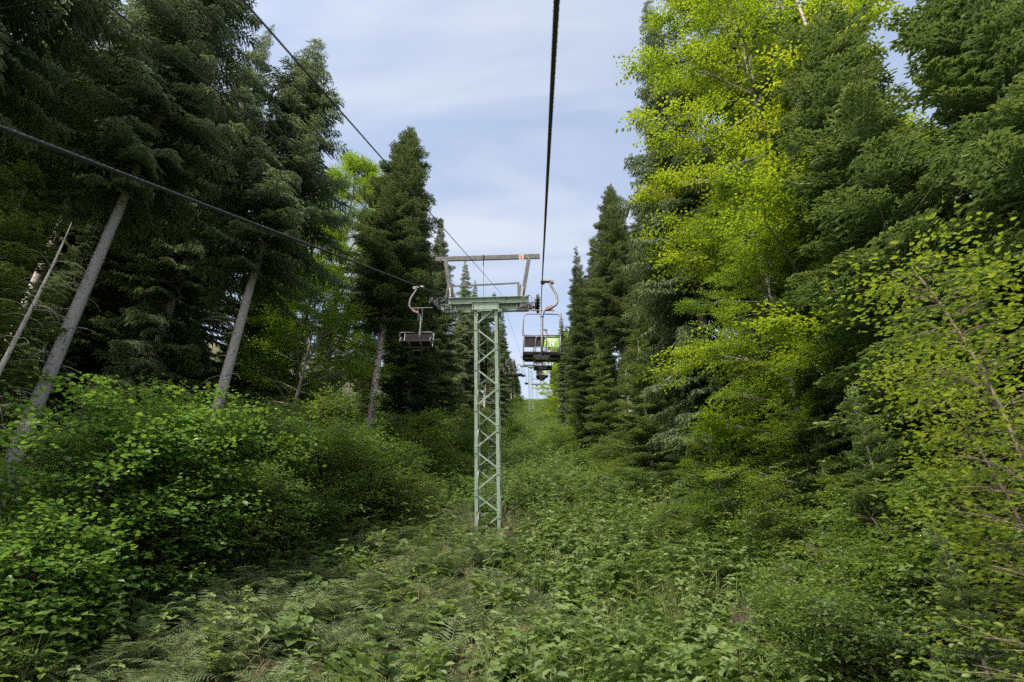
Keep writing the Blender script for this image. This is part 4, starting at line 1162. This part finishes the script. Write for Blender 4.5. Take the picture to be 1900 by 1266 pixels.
p = on_ground_px(1800, 4.3)
X, Y = trunk_xy(1765, 700, 4.8)
leaf_parts_plant('beech_sapling', height_for(X, Y, 478) * 1.07, .66, X, Y, 'tall slender sapling with yellow-green leaves in the right foreground', 'sapling', 'bark_young', 111, 66, 5, 3, .062, 1, 300, .10, .5, .055, .35, .026, .66, up0=.6, cat='tree', shape=.45)
X, Y = trunk_xy(1890, 1050, 5.6)
leaf_parts_plant('beech_sapling', height_for(X, Y, 640) * 1.07, .7, X, Y, 'second darker-stemmed sapling at the right edge beside the yellow-green one', 'sapling', 'bark_dark', 113, 52, 5, 3, .062, 1, 300, .10, .5, .055, .35, .024, .66, up0=.6, cat='tree', shape=.45)
X, Y = trunk_xy(1800, 1150, 5.2)
put('young_fir', 0, X, Y, height_for(X, Y, 960), 'small young fir in the bottom right corner under the sapling', 'tree')

# ------------------------------------------------------------------ ferns
def frond_mesh(L, seed, mat, fine=True):
    r = np.random.default_rng(seed)
    n = 18
    t = np.linspace(0.12, 1, n)
    ax = np.stack([L * (.30 * t + .55 * t ** 1.8), 0.03 * L * np.sin(t * 3), L * (1.0 * t - .62 * t ** 2.3)], 1)
    T = unit(np.gradient(ax, axis=0))
    Vs, Fs, off = [], [], 0
    Ts = []
    for i in range(n):
        w = L * .26 * (math.sin(math.pi * (t[i] * .93 + .06)) ** .55) * (1.05 - .55 * t[i])
        for sd in (-1, 1):
            side = unit(np.cross(T[i], np.array([0, 0, 1.0]))) * sd
            nrm = unit(np.cross(side, T[i])) * sd
            d = unit(side * .9 + T[i] * .38 + np.array([0, 0, r.normal(-.10, .08)]))
            if fine:
                m = 7
                q = (np.arange(m) + .4) / m
                Pb = ax[i] + d * w * q[:, None]
                for s2 in (-1, 1):
                    d2 = unit(np.cross(nrm, d) * s2 * .85 + d * .6)
                    l2 = w * .085 * (1.15 - q) + .003
                    V = np.stack([Pb - d * w * .075, Pb + d * w * .075, Pb + d2[None] * l2[:, None]], 1).reshape(-1, 3)
                    Vs.append(V); Fs.append(np.arange(len(V)).reshape(-1, 3) + off); off += len(V); Ts.append(np.full(len(V), np.clip(.4 + .25 * t[i] + r.normal(0, .1), 0, 1)))
            else:
                V, Fc, k = kite(ax[i][None], d[None], nrm[None], [w], [w * .17], .03)
                Vs.append(V); Fs.append(Fc + off); off += len(V); Ts.append(np.full(len(V), np.clip(.4 + .25 * t[i] + r.normal(0, .1), 0, 1)))
    full = np.concatenate([[[0, 0, 0]], ax])
    V, Fq = tube_arr(full, np.linspace(.006, .0015, n + 1), 3, False)
    Fq = np.array(Fq); tri = np.concatenate([Fq[:, :3], Fq[:, [0, 2, 3]]])
    Vs.append(V); Fs.append(tri + off); Ts.append(np.full(len(V), .8))
    return mesh_np('frond', np.concatenate(Vs), np.concatenate(Fs), M[mat], np.concatenate(Ts))

FR = [frond_mesh(1.0, 200 + i, 'fern', False) for i in range(3)]
FB = [frond_mesh(1.0, 210 + i, 'fern_bright', False) for i in range(3)]
def fern(X, Y, L, label, meshes, seed, n=9, group='fern clumps in the foreground'):
    r = np.random.default_rng(seed)
    e = empty('fern', (X, Y, float(ground(X, Y)) - .03))
    for k in range(n):
        f = obj('frond', meshes[int(r.integers(0, 3))], e)
        s = L * r.uniform(.75, 1.1)
        f.rotation_euler = (r.normal(0, .12), R(r.uniform(-14, 16)), k * 6.283 / n + r.normal(0, .25)); f.scale = (s, s, s)
    tag(e, label, 'fern', group)
words = ['bright green fern with large arching fronds at the lower left', 'bright green fern behind the largest fern at the lower left']
fp = [(275, 10.9, 1.7, 1), (355, 11.3, 1.45, 1), (195, 10.3, 1.4, 1)]
for i, (px, D, L, b) in enumerate(fp):
    p = on_ground_px(px, D)
    fern(p[0], p[1], L, ['large bright green fern with arching fronds in the lower left foreground', 'bright green fern just right of the largest fern in the lower left', 'smaller bright fern at the bottom left corner beside the largest fern'][i], FB, 300 + i, 11)
r4 = np.random.default_rng(15)
cells = [('at the bottom of the photo', 11.2), ('a little up the fern bank', 12.6), ('midway up the fern bank', 14.2), ('high on the fern bank', 16.0), ('at the top of the fern bank', 18.0)]
for rowi, (w, D) in enumerate(cells):
    for k, px in enumerate(np.linspace(430 + 20 * rowi, 840 - 12 * rowi, 6)):
        p = on_ground_px(px + r4.normal(0, 22), D + r4.normal(0, .35))
        fern(p[0], p[1], r4.uniform(1.25, 1.65), f'grey-green fern {w}, {order_word(k)} from the left', FR, 320 + rowi * 10 + k, 8)

# ------------------------------------------------------------------ ground cover (stuff, instanced by geometry nodes)
def proto(name, me):
    return bpy.data.objects.new(name, me)          # not linked: only a source for the nodes

def herb_mesh(seed, h=.55, leaf=.085, stems=5, mat='herb', asp=.6):
    r = np.random.default_rng(seed)
    Pb, D, Nn, S = [], [], [], []
    for k in range(stems):
        a = r.random() * 6.28; ln = r.uniform(.1, .6); hh = h * r.uniform(.6, 1.1)
        for j in range(6):
            q = (j + 1) / 6
            p = np.array([np.cos(a) * ln * hh * q ** 1.4 + .1 * np.cos(a), np.sin(a) * ln * hh * q ** 1.4 + .1 * np.sin(a), hh * q])
            for s in (0, 1, 2):
                b = j * 1.57 + s * 2.09 + r.normal(0, .4)
                Pb.append(p); D.append([np.cos(b), np.sin(b), r.normal(.05, .3)]); Nn.append([r.normal(0, .3), r.normal(0, .3), 1]); S.append(leaf * r.uniform(.6, 1.25) * (1.2 - .5 * q))
    Pb, D, Nn, S = map(np.array, (Pb, D, Nn, S))
    V, Fc, k = kite(Pb, D, Nn, S, S * asp, .12, True)
    return mesh_np(mat + '_clump', V, Fc, M[mat], np.repeat(np.clip(r.normal(.45, .2, len(Pb)), 0, 1), k))

def grass_mesh(seed, h=.5, n=26):
    r = np.random.default_rng(seed)
    Vs, Fs, off = [], [], 0
    for k in range(n):
        a = r.random() * 6.28; b0 = np.array([r.normal(0, .07), r.normal(0, .07), 0]); hh = h * r.uniform(.5, 1.15); ln = r.uniform(.15, .7)
        d = np.array([np.cos(a), np.sin(a), 0]); s = np.array([-np.sin(a), np.cos(a), 0]) * .006
        q1 = b0 + d * ln * hh * .3 + [0, 0, hh * .6]; q2 = b0 + d * ln * hh * .95 + [0, 0, hh * (.95 - .3 * ln)]
        Vs += [b0 - s, b0 + s, q1 + s * .8, q1 - s * .8, q2]; Fs += [[off, off + 1, off + 2], [off, off + 2, off + 3], [off + 3, off + 2, off + 4]]; off += 5
    return mesh_np('grass_tuft', np.array(Vs), np.array(Fs), M['grass'], np.repeat(np.clip(r.normal(.5, .25, n), 0, 1), 5))

def umbel_mesh(seed):
    r = np.random.default_rng(seed)
    Pb, D, Nn, S = [], [], [], []
    for k in range(3):
        c = np.array([r.normal(0, .18), r.normal(0, .18), r.uniform(.55, .85)])
        for j in range(26):
            a = r.random() * 6.28; q = math.sqrt(r.random()) * .085
            Pb.append(c + [np.cos(a) * q, np.sin(a) * q, r.normal(0, .012)]); D.append([np.cos(a), np.sin(a), .1]); Nn.append([0, 0, 1]); S.append(.022)
    Pb, D, Nn, S = map(np.array, (Pb, D, Nn, S))
    V, Fc, k = kite(Pb, D, Nn, S, S * .8, .05, True)
    return mesh_np('umbel', V, Fc, M['flower'], np.full(len(V), .5))

def fern_clump_mesh(seed):
    r = np.random.default_rng(seed)
    base = frond_mesh(1.0, seed + 5, 'fern', False)
    n = len(base.vertices); co = np.zeros(n * 3, np.float32); base.vertices.foreach_get('co', co); co = co.reshape(-1, 3)
    fa = np.zeros(len(base.loops), np.int32); base.loops.foreach_get('vertex_index', fa); fa = fa.reshape(-1, 3)
    tt = np.zeros(n, np.float32); base.attributes['tint'].data.foreach_get('value', tt)
    N = 7
    az = np.arange(N) * 6.283 / N + r.normal(0, .25, N)
    V, Fc, T = scatter([dict(V=co, F=fa, T=tt)], np.zeros(N, int), rot_az_pitch_roll(az, R(1) * r.normal(0, 9, N), r.normal(0, .12, N)), r.uniform(.6, 1.0, N), np.zeros((N, 3)), r.normal(0, .1, N))
    return mesh_np('fern_clump', V, Fc, M['fern'], T)

def gn_scatter(name, pts, rots, scl, idx, protos, label):
    me = bpy.data.meshes.new(name)
    me.vertices.add(len(pts)); me.vertices.foreach_set('co', np.asarray(pts, np.float32).ravel())
    a = me.attributes.new('rot', 'FLOAT_VECTOR', 'POINT'); a.data.foreach_set('vector', np.asarray(rots, np.float32).ravel())
    a = me.attributes.new('scl', 'FLOAT', 'POINT'); a.data.foreach_set('value', np.asarray(scl, np.float32))
    a = me.attributes.new('pick', 'INT', 'POINT'); a.data.foreach_set('value', np.asarray(idx, np.int32))
    o = obj(name, me)
    ng = bpy.data.node_groups.new(name + '_nodes', 'GeometryNodeTree')
    ng.interface.new_socket('Geometry', in_out='INPUT', socket_type='NodeSocketGeometry')
    ng.interface.new_socket('Geometry', in_out='OUTPUT', socket_type='NodeSocketGeometry')
    N, L = ng.nodes, ng.links
    gi, go = N.new('NodeGroupInput'), N.new('NodeGroupOutput')
    iop = N.new('GeometryNodeInstanceOnPoints'); iop.inputs['Pick Instance'].default_value = True
    g2i = N.new('GeometryNodeGeometryToInstance')
    for pr in reversed(protos):
        oi = N.new('GeometryNodeObjectInfo'); oi.inputs['Object'].default_value = pr
        L.new(oi.outputs['Geometry'], g2i.inputs[0])
    def att(nm, ty):
        n = N.new('GeometryNodeInputNamedAttribute'); n.data_type = ty; n.inputs['Name'].default_value = nm; return n.outputs['Attribute']
    L.new(gi.outputs[0], iop.inputs['Points']); L.new(g2i.outputs[0], iop.inputs['Instance'])
    L.new(att('pick', 'INT'), iop.inputs['Instance Index'])
    er = N.new('FunctionNodeEulerToRotation'); L.new(att('rot', 'FLOAT_VECTOR'), er.inputs[0]); L.new(er.outputs[0], iop.inputs['Rotation'])
    L.new(att('scl', 'FLOAT'), iop.inputs['Scale'])
    L.new(iop.outputs[0], go.inputs[0])
    md = o.modifiers.new('cover', 'NODES'); md.node_group = ng
    o['kind'] = 'stuff'; o['label'] = label; o['category'] = 'undergrowth'
    return o

r5 = np.random.default_rng(44)
def sample(n, x0, x1, y0, y1, keep=None):
    x = r5.uniform(x0, x1, n); y = r5.uniform(y0, y1, n)
    if keep is not None:
        k = keep(x, y); x, y = x[k], y[k]
    return np.stack([x, y, ground(x, y) - .02], 1)
def FERNZ(x, y): return (x > -8) & (x < 0.2 - .05 * (y - 8) + .8 * np.sin(y)) & (y > 7) & (y < 24)
def nz(x, y, f=.5, ph=0): return .5 + .25 * (np.sin(f * x + ph) * np.cos(f * 1.3 * y + ph * 2) + np.sin(f * 2.1 * x - f * 1.7 * y + ph))
def spread(name, pts, protos, s0, s1, label, tiltv=.2):
    n = len(pts)
    rots = np.stack([r5.normal(0, tiltv, n), r5.normal(0, tiltv, n), r5.random(n) * 6.28], 1)
    gn_scatter(name, pts, rots, r5.uniform(s0, s1, n), r5.integers(0, len(protos), n), protos, label)

herbs = [proto('herb_source', herb_mesh(60 + i, [.5, .7, .35][i], [.115, .09, .15][i], [6, 6, 6][i], asp=[.65, .5, .85][i])) for i in range(3)]
grs = [proto('grass_source', grass_mesh(70 + i, [.5, .7][i])) for i in range(2)]
frn = [proto('fern_source', fern_clump_mesh(80 + i)) for i in range(2)]
umb = [proto('umbel_source', umbel_mesh(90))]
A = sample(8000, -12, 11, 5, 40, lambda x, y: (r5.random(len(x)) < .35 + .9 * nz(x, y, .6)) & (~FERNZ(x, y) | (r5.random(len(x)) < .15)))
B = sample(8000, -11, 9, 40, 120, lambda x, y: r5.random(len(x)) < .4 + .7 * nz(x, y, .4))
C = sample(7000, -11, 9, 120, 215)
spread('leafy_undergrowth', np.concatenate([A, B]), herbs, .8, 2.5, 'low broad-leaved plants covering the floor of the clearing')
spread('far_undergrowth', C, herbs, 1.2, 2.2, 'green plant cover on the far upper part of the clearing')
spread('long_grass', np.concatenate([sample(6000, -10, 9, 5, 45, lambda x, y: (nz(x, y, .7, 2) > .55) & ~FERNZ(x, y)), sample(6000, -9, 8, 45, 110)]), grs, 1.1, 2.1, 'pale long grass growing between the herbs in the clearing')
spread('fern_bed', np.concatenate([sample(650, -8.5, 0.5, 7.5, 26, FERNZ), sample(500, -8, 6, 20, 60, lambda x, y: nz(x, y, .5, 3) > .55)]), frn, .9, 1.4, 'bed of smaller ferns among the herbs left of the pylon')
spread('white_flowers', sample(500, -4, 5, 16, 70, lambda x, y: nz(x, y, .35, 4) > .6), umb, .8, 1.4, 'scattered pale flower heads in the clearing beyond the pylon')
def stalk_mesh(seed):
    r = np.random.default_rng(seed); polys, rads = [], []
    for k in range(4):
        a = r.random() * 6.28; h = r.uniform(.6, 1.15); t = np.linspace(0, 1, 4); ln = r.uniform(.05, .3)
        polys.append(np.stack([np.cos(a) * ln * t ** 1.5 + r.normal(0, .08), np.sin(a) * ln * t ** 1.5 + r.normal(0, .08), h * t], 1)); rads.append(np.linspace(.006, .003, 4))
        for j in range(5):
            q = r.uniform(.5, 1); b = r.random() * 6.28; p = polys[4 * 0 + k * 6][0] if False else np.array([np.interp(q, t, polys[-1 - j][:, c]) for c in range(3)])
            polys.append(np.stack([p[0] + np.cos(b) * .14 * t, p[1] + np.sin(b) * .14 * t, p[2] + .10 * t], 1)); rads.append(np.full(4, .004))
    V, Fq = tubes_np(polys, rads, 3)
    return mesh_np('dry_stalk', V, Fq, M['stalk'])
spread('dry_stalks', sample(300, -6, 7, 7, 45, lambda x, y: nz(x, y, .8, 5) > .5), [proto('stalk_source', stalk_mesh(95 + i)) for i in range(2)], .7, 1.2, 'brown dry stalks standing among the plants of the clearing')
# herbs under the wood's edge
spread('wood_floor_plants', sample(5000, -30, -11, 4, 60), herbs, .8, 1.5, 'dark plants on the floor of the left wood')

# ------------------------------------------------------------------ stump and dead brush
def stump():
    p = on_ground_px(1400, 9.9)
    e = empty('tree_stump', p, (0, 0, 0), 1.25)
    r = np.random.default_rng(3)
    n, m_ = 28, 9
    V, Fq = [], []
    lob = .5 + .5 * np.cos(np.arange(n) * 2 * np.pi / n * 5 + .6)
    for j in range(m_):
        q = j / (m_ - 1)
        for i in range(n):
            a = i * 2 * np.pi / n
            rr = (.20 + .16 * (1 - q) ** 2.2 * (.5 + 1.1 * lob[i])) * (1 + r.normal(0, .03))
            z = -.25 + .95 * q + (r.uniform(-.16, .10) if j == m_ - 1 else 0)
            V.append((math.cos(a) * rr, math.sin(a) * rr, z))
    for j in range(m_ - 1):
        for i in range(n): Fq.append((j * n + i, j * n + (i + 1) % n, (j + 1) * n + (i + 1) % n, (j + 1) * n + i))
    V.append((0, 0, .45)); c = len(V) - 1
    for i in range(n): Fq.append(((m_ - 1) * n + i, (m_ - 1) * n + (i + 1) % n, c))
    m = MB(); m.add(V, Fq); m.obj('stump_body', M['stump'], e)
    for k in range(7):
        a = k * .9 + r.normal(0, .2); L = r.uniform(.5, .9)
        t = np.linspace(0, 1, 6)
        pts = np.stack([np.cos(a) * (.2 + L * t), np.sin(a) * (.2 + L * t) , .18 - .40 * t + r.normal(0, .03, 6)], 1)
        m = MB(); m.tube(pts, np.linspace(.07, .02, 6), 7); m.obj('root', M['stump'], e)
    for k in range(8):
        a = k * .8; m = MB(); m.bar((math.cos(a) * .17, math.sin(a) * .17, .4), (math.cos(a) * .20, math.sin(a) * .20, r.uniform(.52, .74)), .03, .06); m.obj('splinter', M['stump'], e)
    tag(e, 'rotten splintered tree stump at the bottom right of the clearing', 'stump')
stump()

def brush():
    r = np.random.default_rng(8)
    polys, rads = [], []
    for k in range(260):
        p = on_ground_px(r.normal(1075, 38), r.uniform(18.5, 23))
        a = r.random() * 6.28; L = r.uniform(.3, 1.1); t = np.linspace(0, 1, 4)
        polys.append(np.stack([p[0] + np.cos(a) * L * (t - .5), p[1] + np.sin(a) * L * (t - .5), ground(p[0] + np.cos(a) * L * (t - .5), p[1] + np.sin(a) * L * (t - .5)) + r.uniform(.05, .4) + r.normal(0, .05, 4)], 1))
        rads.append(np.full(4, r.uniform(.006, .016)))
    V, Fq = tubes_np(polys, rads, 4)
    o = obj('dead_brush', mesh_np('dead_brush', V, Fq, M['dry']))
    tag(o, 'patch of reddish brown dead brushwood on the ground right of the pylon', 'brushwood', kind='stuff')
brush()
